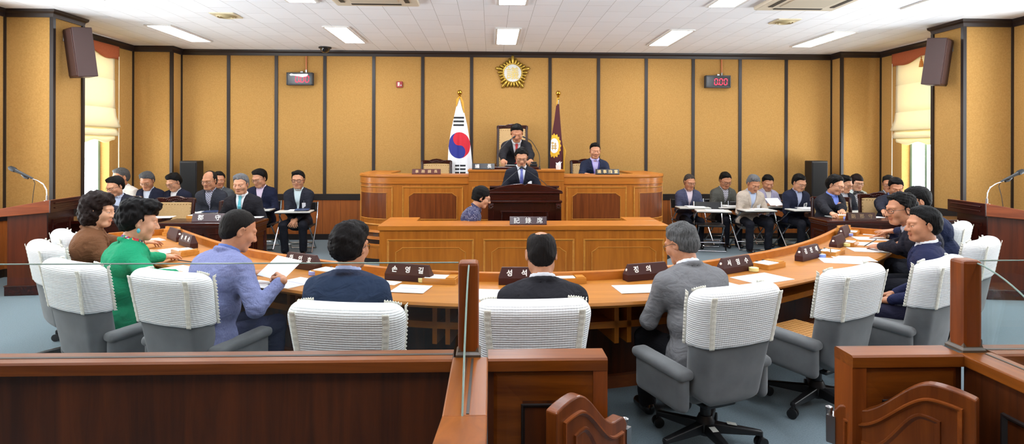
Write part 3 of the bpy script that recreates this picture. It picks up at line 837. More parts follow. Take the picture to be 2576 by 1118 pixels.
# crown, dado band, dado wood, baseboard: swept along the wall line
outline = [(X0, YR), (X0, 7.52), (PXL, 7.52), (PXL, 8.05), (X0, 8.05), (X0, 10.14), (CXL, 10.14), (CXL, YB), (CXR, YB), (CXR, 10.14), (X1, 10.14), (X1, 8.05), (PXR, 8.05), (PXR, 7.52), (X1, 7.52), (X1, YR)]
def band(name, z0, z1, d, m):
    return structure(MB().sweep(outline, [(0, z0), (-d, z0), (-d, z1), (0, z1)]).build(name, m))
mb = MB(); mb.sweep(outline, [(0, ZC-.095), (-.018, ZC-.095), (-.026, ZC-.05), (-.05, ZC-.03), (-.055, ZC), (0, ZC)]); structure(mb.build('trim_1', W_CROWN))
def band_gap(name, z0, z1, d, m, gap=True):
    """dado bands stop at the window openings"""
    pts = outline; mb = MB()
    segs = [[(X0, 6.7), (X0, 7.52), (PXL, 7.52), (PXL, 8.05), (X0, 8.05), (X0, WINL[0])], [(X0, WINL[1])]+outline[5:11]+[(X1, WINR[1])], [(X1, WINR[0])]+outline[11:-1]+[(X1, 6.7)]]+[[(X0, YR), (X0, 2.3)], [(X0, 4.1), (X0, 4.9)], [(X1, 4.9), (X1, 4.1)], [(X1, 2.3), (X1, YR)]]
    for sg in (segs if gap else [pts]): mb.sweep(sg, [(0, z0), (-d, z0), (-d, z1), (0, z1)])
    return structure(mb.build(name, m))
band_gap('trim_2', .685, .79, .022, M_DADOK)
band_gap('trim_3', .10, .685, .012, M_DADO, False)
mb = MB(); mb.sweep(outline, [(0, 0), (-.02, 0), (-.02, .10), (0, .10)]); structure(mb.build('baseboard_back', M_DADOK))
# joints between the dado boards of the back wall
mb = MB()
for k in range(38):
    x = CXL+.3*k
    if x < CXR: mb.b2((x-.002, YB-.014, .10), (x+.002, YB-.011, .685))
structure(mb.build('trim_4', mat('joint_dark', (70, 36, 18), .7)))
# battens
BX = [AY(x, 300, YB).x for x in (575, 695, 817, 940, 1063, 1186, 1383, 1505, 1625, 1743, 1861, 1977)]
mb = MB()
for x in BX: mb.b2((x-.027, YB-.014, .79), (x+.027, YB, ZC-.09))
structure(mb.build('trim_5', W_BLK))
mb = MB()
def vb(x, y, dx, dy): mb.b2((x-dx, y-dy, .79), (x+dx, y+dy, ZC-.09))
for x, y in ((CXL, YB), (CXR, YB), (CXL, 10.14), (CXR, 10.14), (X0, 10.14), (X1, 10.14), (PXL, 7.52), (PXR, 7.52), (X0, 7.52), (X1, 7.52), (PXL, 8.05), (PXR, 8.05)): vb(x, y, .022, .022)
for y in (1.1, 2.2, 4.2, 4.8, 6.8): vb(X0, y, .014, .027); vb(X1, y, .014, .027)
structure(mb.build('trim_6', W_BLK))

# ------------------------------------------------------------------ windows
M_FRAME = mat('window_frame_green', (120, 150, 132), .4)
M_REVEAL = mat('window_reveal', (232, 226, 205), .7)
for i, (x, sg, (y0, y1, z0, z1)) in enumerate([(X0, -1, WINL), (X1, 1, WINR)]+[(x_, s_, b_) for b_ in BAYS for x_, s_ in ((X0, -1), (X1, 1))]):
    w = structure(empty('window_%d' % (i+1), (x+sg*.1, (y0+y1)/2, z0)))
    o = Vector(w.location); mb = MB()
    def B(lo, hi): mb.b2(Vector(lo)-o, Vector(hi)-o)
    a, b = sorted((x+sg*.14, x+sg*.18))
    for yy in (y0, y1-.045, {0: 9.03, 1: 9.23}.get(i, (y0+y1)/2-.02)): B((a, yy, z0), (b, yy+.045, z1))
    B((a, y0, z0), (b, y1, z0+.05)); B((a, y0, z1-.05), (b, y1, z1)); B((a, y0, z0+1.0), (b, y1, z0+1.04))
    mb.build('window_frame', M_FRAME, w)
    mb = MB(); B((x+sg*.158, y0+.02, z0+.02), (x+sg*.162, y1-.02, z1-.02)); mb.build('window_pane', M_WGLASS, w)
    mb = MB(); a, b = sorted((x+sg*.005, x+sg*.14)); B((a, y0, z0-.0), (b, y1, z0+.012)); mb.build('window_sill', M_REVEAL, w)
# ------------------------------------------------------------------ ceiling lights
M_LAMP = mat('lamp_diffuser', (243, 248, 255), .5, emit=LAMP_E)
M_LFRAME = mat('lamp_frame', (225, 222, 218), .5)
LXS = (-4.55, -2.15, .24, 2.69, 5.03); LYS = (8.97, 6.33, 3.65, 1.0)
names = ('leftmost', 'second from left', 'central', 'second from right', 'rightmost')
proto = None
for j, y in enumerate(LYS):
    for i, x in enumerate(LXS):
        row = ('in the row nearest the back wall', 'in the second row from the back wall', 'in the row above the members', 'in the row above the railing')[j]
        lab = '%s long white fluorescent ceiling light %s' % (names[i], row)
        if proto is None:
            proto = empty('ceiling_light', (x, y, ZC), 0, lab, 'ceiling light', 'fluorescent ceiling lights')
            mb = MB()
            for sx in (-1, 1): mb.b2((sx*.165-.015, -.63, -.018), (sx*.165+.015, .63, 0))
            for sy in (-1, 1): mb.b2((-.165, sy*.62-.015, -.018), (.165, sy*.62+.015, 0))
            fr = mb.build('lamp_frame', M_LFRAME, proto)
            df = MB().b2((-.15, -.605, -.012), (.15, .605, -.006)).build('lamp_diffuser', M_LAMP, proto)
            KIDS[proto.name] = [fr, df]
        else:
            c = proto.copy(); COL.objects.link(c); c.location = (x, y, ZC); c['label'] = lab
            for ch in (fr, df): q = ch.copy(); COL.objects.link(q); q.parent = c
# air conditioners, diffusers, dome camera
M_AC = mat('ac_casing', (214, 204, 184), .5); M_ACD = mat('ac_dark', (60, 56, 50), .6)
for x, lab in ((-1.30, 'beige cassette air conditioner left of centre at the top edge'), (3.56, 'beige cassette air conditioner on the right part of the ceiling')):
    a = empty('air_conditioner', (x, 6.50, ZC), 0, lab, 'air conditioner')
    MB().rbox((0, 0, -.02), (.95, .95, .05), .02).build('casing', M_AC, a)
    MB().rbox((0, 0, -.048), (.52, .52, .012), .004).build('grille', mat('ac_grille', (196, 186, 166), .6), a)
    for k in range(4):
        R = Matrix.Rotation(k*PI/2, 4, 'Z'); m_ = MB().box((0, .36, -.047), (.56, .05, .008)); m_.xf(R); v = m_.build('air_slot', M_ACD, a)
for px, py, lab in ((568, 38, 'square beige ceiling diffuser on the left part of the ceiling'), (1973, 53, 'square beige ceiling diffuser on the right beside the air conditioner')):
    p = AZ(px, py, ZC); a = empty('ceiling_diffuser', p, 0, lab, 'ceiling vent')
    MB().rbox((0, 0, -.006), (.30, .30, .014), .003).build('plate', mat('vent_plate', (214, 202, 172), .5), a)
    MB().lathe([(.12, 0), (.12, -.008), (.105, -.018), (.09, -.008), (.075, -.02), (.06, -.008), (.03, -.02), (0, -.02)], (0, 0, -.012), 24).build('cone', mat('vent_cone', (180, 164, 124), .45), a, smooth=True)
p = AY(817, 122, 10.1); a = empty('dome_camera', (p.x, 10.1, ZC), 0, 'small black dome security camera on the ceiling at the back wall', 'security camera')
MB().lathe([(.105, 0), (.105, -.018), (.085, -.026)], n=24).build('mount', M_BLACK, a, smooth=True)
MB().lathe([(.08, -.024), (.074, -.05), (.055, -.078), (.03, -.092), (.001, -.096)], n=24).build('dome', mat('smoked_dome', (10, 10, 11), .06, coat=1), a, smooth=True)

# ------------------------------------------------------------------ roman blinds with valance
M_BLIND = mat('blind_linen', (236, 226, 196), .9)
nt = M_BLIND.node_tree; tb = nt.nodes.new('ShaderNodeBsdfTranslucent'); tb.inputs['Color'].default_value = (*lin((250, 236, 190)), 1)
mx = nt.nodes.new('ShaderNodeMixShader'); mx.inputs[0].default_value = .22; nt.links.new(nt.nodes['Principled BSDF'].outputs[0], mx.inputs[1]); nt.links.new(tb.outputs[0], mx.inputs[2]); nt.links.new(mx.outputs[0], nt.nodes['Material Output'].inputs[0])
M_VAL = mat('valance_rust', (176, 92, 52), .85, 'noise', (160, 80, 44), 90, bump=.1)
for x, sg, lab in ((X0, 1, 'cream roman blind with rust valance over the left window'), (X1, -1, 'cream roman blind with rust valance over the right window')):
    yc, hw = (8.97, .62) if sg > 0 else (9.03, .66)
    a = empty('roman_blind', (x, yc, 1.75), 0, lab, 'window blind')
    def fold(y, n=7): return .006*math.sin(y*9)
    def S(prof):
        m_ = MB(); k = len(prof)-1
        m_.grid(lambda u, v: (sg*(prof[round(v*k)][0]+.004*math.sin(u*17+v*3)), (u*2-1)*(hw-prof[round(v*k)][2]), prof[round(v*k)][1]-1.75), 20, k)
        return m_
    # main sheet with the batten creases, then three stacked folds
    prof = [(.045, 3.12, 0), (.047, 2.8, 0), (.05, 2.64, 0), (.042, 2.632, 0), (.05, 2.624, 0), (.052, 2.3, 0), (.054, 2.198, 0), (.045, 2.19, 0), (.055, 2.182, 0), (.07, 2.06, 0), (.12, 1.905, -.02), (.10, 1.885, -.02), (.06, 1.885, 0)]
    S(prof).build('fabric', M_BLIND, a, smooth='all', solid=.003)
    S([(.06, 1.90, 0), (.09, 1.84, 0), (.105, 1.775, -.005), (.09, 1.76, 0), (.06, 1.76, 0)]).build('lower_fold', M_BLIND, a, smooth='all', solid=.003)
    m_ = MB(); m_.grid(lambda u, v: (sg*(.062+.02*v*(1-v)*3), (u*2-1)*(hw-.04), 1.77-1.75-v*(.095+.022*math.cos(u*2*PI*2.5))), 40, 5); m_.build('hem', M_BLIND, a, smooth='all', solid=.003)
    m_ = MB(); m_.grid(lambda u, v: (sg*(.075+.004*math.sin(u*9)), (u*2-1)*(hw+.05), 3.16-1.75-v*(.15+.07*abs(2*u-1)**1.5*1.2-.03*math.cos((2*u-1)*2*PI))), 40, 4)
    m_.build('valance', M_VAL, a, smooth='all', solid=.012)
    m_ = MB(); m_.lathe([(.004, .16), (.012, .15), (.006, .13), (.016, .11), (.012, .10), (.02, .09), (.034, 0), (.001, 0)], (sg*.10, 0, 2.86-1.75), 12); m_.build('tassel', mat('tassel_gold', (190, 120, 50), .7), a, smooth=True)
    m_ = MB(); m_.tube([(sg*.10, hw+.012, 3.0-1.75), (sg*.10, hw+.014, 1.15-1.75)], .006, 6); m_.build('cord', mat('cord_cream', (226, 216, 190), .7), a)

# ------------------------------------------------------------------ speakers
M_SPK = mat('speaker_brown', (66, 38, 32), .6, 'noise', (56, 32, 27), 200, bump=.1)
for x, sg, y, z, rz, lab in ((PXL, 1, 7.72, 2.765, -38, 'brown box loudspeaker mounted on the left pier'), (PXR, -1, 7.72, 2.735, 38, 'brown box loudspeaker mounted on the right pier')):
    a = empty('wall_speaker', (x+sg*.20, y, z), math.radians(rz), lab, 'loudspeaker')
    t = Matrix.Rotation(math.radians(7), 4, 'X')
    m_ = MB().rbox((0, 0, 0), (.29, .22, .61), .008); m_.xf(t); m_.build('cabinet', mat('speaker_cabinet', (58, 30, 25), .45), a)
    m_ = MB().rbox((0, -.113, 0), (.26, .012, .57), .005); m_.xf(t); m_.build('grille', M_SPK, a)
    Ri = Matrix.Rotation(-math.radians(rz), 4, 'Z')
    m_ = MB().tube([(0, .05, .2), (-sg*.2, 0, .2)], .012, 8); m_.rbox((-sg*.19, 0, .2), (.012, .07, .12), .003)
    m_.xf(Ri); m_.build('bracket', M_STEEL, a)
for px, lab in ((474, 'tall black column loudspeaker in the left back corner'), (2066, 'tall black column loudspeaker in the right back corner')):
    p = AY(px, 405, 10.05 if px < 1000 else 10.0); z = p.z; a = empty('column_speaker', (p.x, 10.16, 0), 0, lab, 'loudspeaker')
    MB().rbox((0, 0, z/2), (.28, .24, z), .012).build('cabinet', M_BLACK, a)
    MB().rbox((0, -.122, z*.6), (.25, .012, z*.75), .004).build('grille', mat('grille_black', (15, 15, 16), .8), a)

# ------------------------------------------------------------------ wall items: emblem, timers, alarm
c = AY(1289, 185, YB); a = empty('council_emblem', (c.x, YB-.01, c.z), 0, 'gold flower emblem with a round central medallion on the back wall', 'emblem')
for k in range(25):
    t = PI/2+2*PI*k/25; big = k % 5 == 0; near5 = k % 5 in (1, 4)
    L = .315 if big else (.268 if near5 else .246); r0 = .13; w = .044 if big else .034
    R = Matrix.Rotation(-(t-PI/2), 3, 'Y') if False else Matrix(((math.sin(t), 0, math.cos(t)), (0, 1, 0), (-math.cos(t), 0, math.sin(t))))
    m_ = MB(); vs = MB().ell((0, 0, 0), (w, .03, (L-r0)/2), 12); 
    for q in vs.v:
        zz = q[2]/((L-r0)/2); s_ = .72+.28*zz
        p = Vector((q[0]*s_, q[1]*1.5-.01, q[2]+(L+r0)/2)); m_.v.append(tuple(R @ p))
    m_.f = vs.f; m_.m = vs.m
    o = m_.build('petal', M_GOLD, a, smooth='all')
Rx = Matrix.Rotation(PI/2, 3, 'X')
MB().lathe([(.19, 0), (.19, .02), (.175, .045), (.155, .048), (.150, .036)], n=48, R=Rx).build('rim', M_GOLD, a, smooth=True)
MB().lathe([(.17, 0), (.158, .038), (.001, .040)], n=48, R=Rx).build('medallion', mat('emblem_white', (206, 205, 200), .5), a)
t_ = chars('議', .1, .225, .006, .0012); t_.xf(Matrix.Translation((0, -.043, 0))); t_.build('character', mat('emblem_gilt', (204, 178, 92), .45), a)

M_LED = mat('led_red', (255, 30, 70), .4, emit=1.3)
def seg_digits(mb, s, x, h, w, t):
    S = {'0': 'abcdef'}
    for ch in s:
        if ch == '.': mb.box((x-.014, 0, -h/2+t/2), (t*1.1, .003, t*1.1)); continue
        for sgm in S[ch]:
            c_ = {'a': (w/2, h/2), 'd': (w/2, -h/2), 'b': (w, h/4), 'c': (w, -h/4), 'e': (0, -h/4), 'f': (0, h/4), 'g': (w/2, 0)}[sgm]
            d_ = (w-t*1.2, .003, t) if sgm in 'adg' else (t, .003, h/2-t*1.2)
            sl = .07*c_[1]
            mb.box((x+c_[0]+sl, 0, c_[1]), d_)
        x += w+.03
for px, py, lab, pap in ((755, 199, 'black digital timer reading 0.00 with paper taped on, left', True), (1804, 206, 'black digital timer reading 0.00 on the right of the back wall', False)):
    c = AY(px, py, YB-.05); a = empty('digital_timer', (c.x, YB, c.z), 0, lab, 'digital timer')
    MB().rbox((0, -.045, 0), (.44, .09, .215), .008).rbox((0, -.092, .097), (.44, .02, .02), .003).rbox((0, -.092, -.097), (.44, .02, .02), .003).rbox((-.21, -.092, 0), (.02, .02, .215), .003).rbox((.21, -.092, 0), (.02, .02, .215), .003).build('case', mat('timer_case', (52, 54, 58), .5), a)
    MB().b2((-.2, -.094, -.087), (.2, -.0905, .087)).build('display', mat('timer_display', (14, 10, 12), .15), a)
    m_ = MB(); seg_digits(m_, '0', -.055, .105, .052, .013); seg_digits(m_, '.', .03, .105, .05, .013); seg_digits(m_, '00', .032, .105, .052, .013); m_.xf(Matrix.Translation((-.01, -.096, -.005))); m_.build('digits', M_LED, a)
    m_ = MB(); m_.tube([(.09, -.02, .12), (.09, -.015, ZC-.1-c.z)], .012, 8); m_.build('conduit', mat('conduit_copper', (196, 120, 76), .5), a)
    m_ = MB(); m_.tube([(.09, -.02, .11), (.09, -.02, .16)], .02, 8); m_.rbox((.02, -.03, .12), (.05, .04, .035), .006); m_.build('hanger', M_STEEL, a)
    if pap:
        pts = [(-.17, .07), (-.15, .05), (-.10, .052), (-.02, .042), (.05, .025), (.12, .04), (.15, .072), (.13, .085), (.05, .083), (-.04, .080), (-.1, .078), (-.14, .09)]
        m_ = MB(); m_.prism(pts, 'y', -.101, -.099); m_.build('paper_strip', M_PAPER, a)
c = AY(1005, 213, YB); a = empty('fire_alarm', (c.x, YB, c.z), 0, 'small red fire alarm box on the back wall', 'fire alarm')
MB().rbox((0, -.015, 0), (.105, .03, .105), .006).build('plate', mat('alarm_red', (150, 30, 34), .4), a)
MB().rbox((-.012, -.032, .005), (.035, .01, .065), .004).build('lens', mat('alarm_lens', (220, 200, 190), .3), a)
MB().lathe([(.012, 0), (.012, .008), (.001, .010)], (.032, -.03, -.018), 12, R=Rx).build('button', M_STEEL, a)
# ------------------------------------------------------------------ panelling helper
def inset(poly, w):
    n = len(poly); out = []
    A = sum(poly[i][0]*poly[(i+1) % n][1]-poly[(i+1) % n][0]*poly[i][1] for i in range(n)); sg = 1 if A > 0 else -1
    for i in range(n):
        p0, p1, p2 = Vector(poly[i-1]), Vector(poly[i]), Vector(poly[(i+1) % n])
        a = (p1-p0).normalized(); b = (p2-p1).normalized(); na = Vector((-a.y, a.x))*sg; nb_ = Vector((-b.y, b.x))*sg
        m = na+nb_; m = m/max(.2, m.length_squared)*2; out.append(tuple(p1+m*w))
    return out
def subdiv(poly, L):
    out = []
    for i in range(len(poly)):
        p, q = Vector(poly[i]), Vector(poly[(i+1) % len(poly)]); k = max(1, int((q-p).length/L))
        out += [tuple(p.lerp(q, t/k)) for t in range(k)]
    return out
def moulding(mb, mp, poly, w, d, L=9, mi=0):
    """raised moulding that follows a closed outline; mp(u, d, z) -> point"""
    P = subdiv(poly, L); Q0 = inset(poly, w)
    def sub2(a, b, L=L):
        oa = []; ob = []
        for i in range(len(a)):
            p, q = Vector(a[i]), Vector(a[(i+1) % len(a)]); p2, q2 = Vector(b[i]), Vector(b[(i+1) % len(b)]); k = max(1, int((q-p).length/L))
            for t in range(k): oa.append(tuple(p.lerp(q, t/k))); ob.append(tuple(p2.lerp(q2, t/k)))
        return oa, ob
    mid = inset(poly, w*.45); rings = []
    for ring, dd in ((poly, 0), (inset(poly, w*.12), d), (mid, d), (Q0, 0)):
        rings.append((sub2(poly, ring)[1], dd))
    n = len(rings[0][0]); vs = [mp(u, dd, z) for r, dd in rings for u, z in r]; fs = []
    for k in range(3):
        for i in range(n): fs.append((k*n+i, k*n+(i+1) % n, (k+1)*n+(i+1) % n, (k+1)*n+i))
    mb.add(vs, fs, mi)
def board(mb, mp, poly, d, L=9, mi=0):
    P = subdiv(poly, L); n = len(P); vs = [mp(u, 0, z) for u, z in P]+[mp(u, d, z) for u, z in P]
    cu = sum(p[0] for p in P)/n; cz = sum(p[1] for p in P)/n
    if L > 5:
        fs = [tuple(range(n, 2*n))]
        fs += [(i, (i+1) % n, n+(i+1) % n, n+i) for i in range(n)]; mb.add(vs, fs, mi)
    else:                                           # curved face: strips between the two long edges
        us = sorted(set(round(p[0], 4) for p in P)); z0 = min(p[1] for p in P); z1 = max(p[1] for p in P)
        v2 = []; 
        for u in us: v2 += [mp(u, d, z0), mp(u, d, z1)]
        mb.add(v2, [(2*i, 2*i+2, 2*i+3, 2*i+1) for i in range(len(us)-1)], mi)
def rectp(u0, u1, z0, z1): return [(u0, z0), (u1, z0), (u1, z1), (u0, z1)]
def clipp(u0, u1, z0, z1, c): return [(u0, z0), (u1, z0), (u1, z1-c), (u1-c, z1-c*.35), (u1-c*1.4, z1), (u0+c*1.4, z1), (u0+c, z1-c*.35), (u0, z1-c)]
def framed(parent, mp, u0, u1, z0, z1, ins, mats, L=9, clip=.05, w=.022, name='panel', dep=.012):
    """outer moulding, inner panel with notched corners and its own moulding"""
    mb = MB(); moulding(mb, mp, rectp(u0, u1, z0, z1), w, dep, L)
    inner = clipp(u0+ins, u1-ins, z0+ins, z1-ins, clip) if L > 5 else rectp(u0+ins, u1-ins, z0+ins, z1-ins)
    moulding(mb, mp, inner, w*.55, dep*.7, L); f = mb.build('moulding', mats[1], parent)
    mb = MB(); board(mb, mp, inset(inner, w*.4), .003, L); mb.build(name, mats[0], parent)
def frontmap(y): return lambda u, d, z: (u, y-d, z)

# ------------------------------------------------------------------ rostrum
YF, XL, XR, RC = 8.40, -1.33, 1.98, .58
def arcpath(off=0, n=10):
    r = RC+off; pts = [(XL-r, 10.0), (XL-r, YF+RC)]
    for i in range(1, n): t = PI+i*PI/2/n; pts.append((XL+r*math.cos(t), YF+RC+r*math.sin(t)))
    pts += [(XL, YF-off), (XR, YF-off)]
    for i in range(1, n): t = 1.5*PI+i*PI/2/n; pts.append((XR+r*math.cos(t), YF+RC+r*math.sin(t)))
    pts += [(XR+r, YF+RC), (XR+r, 10.0)]
    return pts
DZ = .24
plat = structure(MB().prism([(p[0], p[1]) for p in arcpath(.0)][1:-1]+[(XR+RC, YB-.01), (XL-RC, YB-.01)], 'z', 0, .42).build('floor_platform', carpet()))
chplat = structure(MB().b2((-.35, 8.95, .42), (1.1, YB-.01, .66)).build('floor_platform_chair', carpet()))
ro = empty('rostrum', ((XL+XR)/2, YF, 0), 0, 'long oak rostrum with curved ends and a raised centre before the back wall', 'rostrum')
ro_o = Vector(ro.location); Ti = Matrix.Translation(-ro_o)
def RB(mb, name, m, **k): return mb.xf(Ti).build(name, m, ro, **k)
P0 = arcpath(0)
RB(MB().sweep(P0, [(-.0, DZ), (.05, DZ), (.05, 1.18), (0, 1.18)]), 'front_board', M_HONEYZ, smooth=True)
RB(MB().sweep(P0, [(-.025, 1.185), (.42, 1.185), (.42, 1.212), (-.02, 1.212)]), 'desk_top', M_HONEY, smooth=True)
RB(MB().sweep(P0, [(-.018, 1.085), (0, 1.08), (0, 1.187), (-.022, 1.187), (-.02, 1.175), (-.010, 1.165), (-.010, 1.10), (-.018, 1.095)]), 'cornice', M_HONEY, smooth=True)
RB(MB().sweep(P0, [(-.02, .30), (0, .30), (0, .34), (-.008, .34)]).sweep(P0, [(-.03, .40), (0, .40), (0, .43), (-.012, .43)]), 'base_moulding', M_HONEY, smooth=True)
RB(MB().sweep(P0, [(-.012, DZ), (0, DZ), (0, .30), (-.012, .30)]), 'plinth', M_DADOK, smooth=True)
# stepped dais riser with reeded face
reed = []
Pr = arcpath(.14, 26)
def densify(P, L):
    o = []
    for a, b in zip(P, P[1:]):
        k = max(1, int(math.dist(a, b)/L)); o += [(a[0]+(b[0]-a[0])*t/k, a[1]+(b[1]-a[1])*t/k) for t in range(k)]
    return o+[P[-1]]
Pd = densify(Pr, .022); zz = []
mb = MB(); mb.sweep(Pr, [(-.0, .205), (.16, .205), (.16, DZ), (-.01, DZ)]); RB(mb, 'step_nosing', M_HONEY, smooth=True)
mb = MB()
Pz = []
for i, p in enumerate(Pd):
    a = Pd[max(0, i-1)]; b = Pd[min(len(Pd)-1, i+1)]; d = Vector((b[0]-a[0], b[1]-a[1])).normalized(); n_ = Vector((-d.y, d.x)); q = Vector(p)-n_*(.006 if i % 2 else 0); Pz.append((q.x, q.y))
mb.sweep(Pz, [(.0, .06), (.14, .06), (.14, .206), (.0, .206)]); RB(mb, 'step_riser', M_HONEYZ)
RB(MB().sweep(Pr, [(-.004, 0), (.14, 0), (.14, .06), (-.004, .06)]), 'step_kick', M_DADOK, smooth=True)
fm = lambda u, d, z: Vector((u, YF-d, z))-ro_o
PM = (M_PANEL, M_EDGE)
framed(ro, fm, AY(1012, 500, YF).x, AY(1166, 500, YF).x, .50, 1.045, .085, PM)
framed(ro, fm, AY(1424, 500, YF).x, AY(1577, 500, YF).x, .50, 1.045, .085, PM)
aL = RC*PI/2
def cmapL(u, d, z):
    t = PI+u/RC; return Vector((XL+(RC+d)*math.cos(t), YF+RC+(RC+d)*math.sin(t), z))-ro_o
def cmapR(u, d, z):
    t = 1.5*PI+u/RC; return Vector((XR+(RC+d)*math.cos(t), YF+RC+(RC+d)*math.sin(t), z))-ro_o
framed(ro, cmapL, .10, aL-.03, .50, 1.045, .085, PM, L=.06)
framed(ro, cmapR, .03, aL-.10, .50, 1.045, .085, PM, L=.06)
cxa, cxb = AY(1179, 440, 8.34).x, AY(1419, 440, 8.34).x
mb = MB(); mb.b2((cxa, 8.34, .24), (cxb, 8.42, 1.26)); mb.b2((cxa, 8.40, 1.0), (cxb, 8.80, 1.24)); RB(mb, 'centre_front', M_HONEYZ)
RB(MB().b2((cxa-.012, 8.325, 1.255), (cxb+.012, 8.86, 1.285)), 'centre_top', M_HONEY, bevel=.004)
fm2 = lambda u, d, z: Vector((u, 8.34-d, z))-ro_o
framed(ro, fm2, cxa+.05, cxb-.05, .50, 1.045, .085, PM)
mb = MB(); mb.b2((cxa, 8.332, 1.13), (cxb, 8.345, 1.138)); RB(mb, 'centre_bead', M_EDGE)

# ------------------------------------------------------------------ recorder's desk
RY, RXL, RXR = 6.2, -1.14, 1.84
rd = empty('recorder_desk', ((RXL+RXR)/2, RY, 0), 0, 'low oak clerk desk with three framed panels in front of the lectern', 'desk')
Ti = Matrix.Translation(-Vector(rd.location)); rdo = Vector(rd.location)
def KB(mb, name, m, **k): return mb.xf(Ti).build(name, m, rd, **k)
mb = MB(); mb.b2((RXL, RY, 0), (RXR, RY+.04, .735)); mb.b2((RXL, RY+.04, 0), (RXL+.04, RY+.72, .735)); mb.b2((RXR-.04, RY+.04, 0), (RXR, RY+.72, .735)); KB(mb, 'front_board', M_HONEYZ)
mb = MB(); mb.b2((RXL-.015, RY-.015, .735), (RXR+.015, RY+.40, .785)); mb.b2((RXL-.015, RY+.40, .735), (RXL+.33, RY+.74, .785)); mb.b2((RXR-.33, RY+.40, .735), (RXR+.015, RY+.74, .785)); KB(mb, 'desk_top', M_HONEY, bevel=.004)
mb = MB(); mb.b2((RXL-.006, RY-.006, 0), (RXR+.006, RY, .07)); KB(mb, 'plinth', M_DADOK)
fk = lambda u, d, z: Vector((u, RY-d, z))-rdo
for a_, b_ in ((974, 1193), (1216, 1446), (1468, 1672)):
    framed(rd, fk, AY(a_, 600, RY).x, AY(b_, 600, RY).x, .12, .645, .085, (M_HONEYZ, M_EDGE))

# ------------------------------------------------------------------ centre lectern
LY = 7.2
lx0, lx1 = AY(1228, 500, LY).x, AY(1412, 500, LY).x; lc = (lx0+lx1)/2; lw = (lx1-lx0)/2
le = empty('lectern', (lc, LY, 0), 0, 'dark mahogany lectern with arched top in the centre of the hall', 'lectern')
mb = MB(); mb.b2((-lw+.04, 0, 0), (lw-.04, .04, .95)); mb.b2((-lw+.02, .04, 0), (-lw+.06, .52, .95)); mb.b2((lw-.06, .04, 0), (lw-.02, .52, .95)); mb.build('body', M_MAHOGZ, le)
mb = MB(); mb.b2((-lw-.01, -.03, .93), (lw+.01, .55, .955)); mb.b2((-lw+.02, -.015, .955), (lw-.02, .53, 1.04)); mb.b2((-lw-.015, -.04, 1.04), (lw+.015, .56, 1.062)); mb.build('cornice', M_MAHOG, le, bevel=.005)
arch = [(-lw-.01, 1.062)]
for i in range(13):
    u = -1+i/12*.93; arch.append((u*(lw+.01), 1.072+.088*(1-abs(u)**1.9)))
arch.append((0, 1.142)); arch += [(-p[0], p[1]) for p in arch[1:-1]][::-1]; arch.append((lw+.01, 1.062))
mb = MB(); mb.prism(arch, 'y', -.035, .0); mb.build('arched_board', M_MAHOG, le, bevel=.004)
mb = MB(); mb.box((0, .29, 1.085), (2*lw-.04, .5, .02), (math.radians(-8), 0, 0)); mb.build('reading_top', M_MAHOG, le)
for sx in (-1, 1):
    mb = MB(); mb.b2((sx*(lw-.035)-.035, -.02, 0), (sx*(lw-.035)+.035, .01, .93)); pl = mb.build('pilaster', M_MAHOGZ, le, bevel=.004)
    mb = MB(); mb.rbox((sx*(lw-.035), -.025, .885), (.066, .02, .07), .006)
    for k in range(8): mb.ell((sx*(lw-.035)+.018*math.cos(k*PI/4), -.036, .885+.018*math.sin(k*PI/4)), (.008, .006, .008), 6)
    mb.build('carved_block', M_MAHOG, le)
lm = lambda u, d, z: Vector((u, -d, z))
framed(le, lm, -lw+.15, lw-.15, .12, .83, .08, (M_MAHOGZ, M_MAHOG), clip=.035)

def gooseneck(name, base, pts, label, r=.004, par=None):
    a = empty(name, base, 0, label, 'microphone'); b = Vector(base)
    MB().lathe([(.022, 0), (.022, .008), (.012, .014), (.010, .05), (.001, .052)], n=14).build('base', M_BLACK, a, smooth=True)
    P = [Vector(p)-b for p in pts]; Q = []
    for i in range(len(P)-1):
        p0, p1, p2, p3 = P[max(0, i-1)], P[i], P[i+1], P[min(len(P)-1, i+2)]
        for t in range(6):
            t /= 6; Q.append(.5*((2*p1)+(p2-p0)*t+(2*p0-5*p1+4*p2-p3)*t*t+(3*p1-p0-3*p2+p3)*t**3))
    Q.append(P[-1])
    MB().tube(Q, r, 8).build('neck', M_BLACK, a, smooth=True)
    d = (P[-1]-P[-2]).normalized(); e = P[-1]
    MB().tube([e, e+d*.012, e+d*.045, e+d*.06], [r, .011, .013, .006], 12).build('mic_head', mat('mic_foam', (30, 30, 32), .8), a, smooth=True)
    return a
gooseneck('gooseneck_microphone', (lc-.30, LY+.10, 1.08), [(lc-.30, LY+.10, 1.10), (lc-.25, LY+.14, 1.16), (lc-.13, LY+.24, 1.26), (lc-.05, LY+.3, 1.325)], 'thin black gooseneck microphone on the left of the centre lectern')
gooseneck('gooseneck_microphone', (lc+.30, LY+.10, 1.08), [(lc+.30, LY+.10, 1.10), (lc+.25, LY+.14, 1.16), (lc+.13, LY+.24, 1.25), (lc+.03, LY+.3, 1.315)], 'thin black gooseneck microphone on the right of the centre lectern')

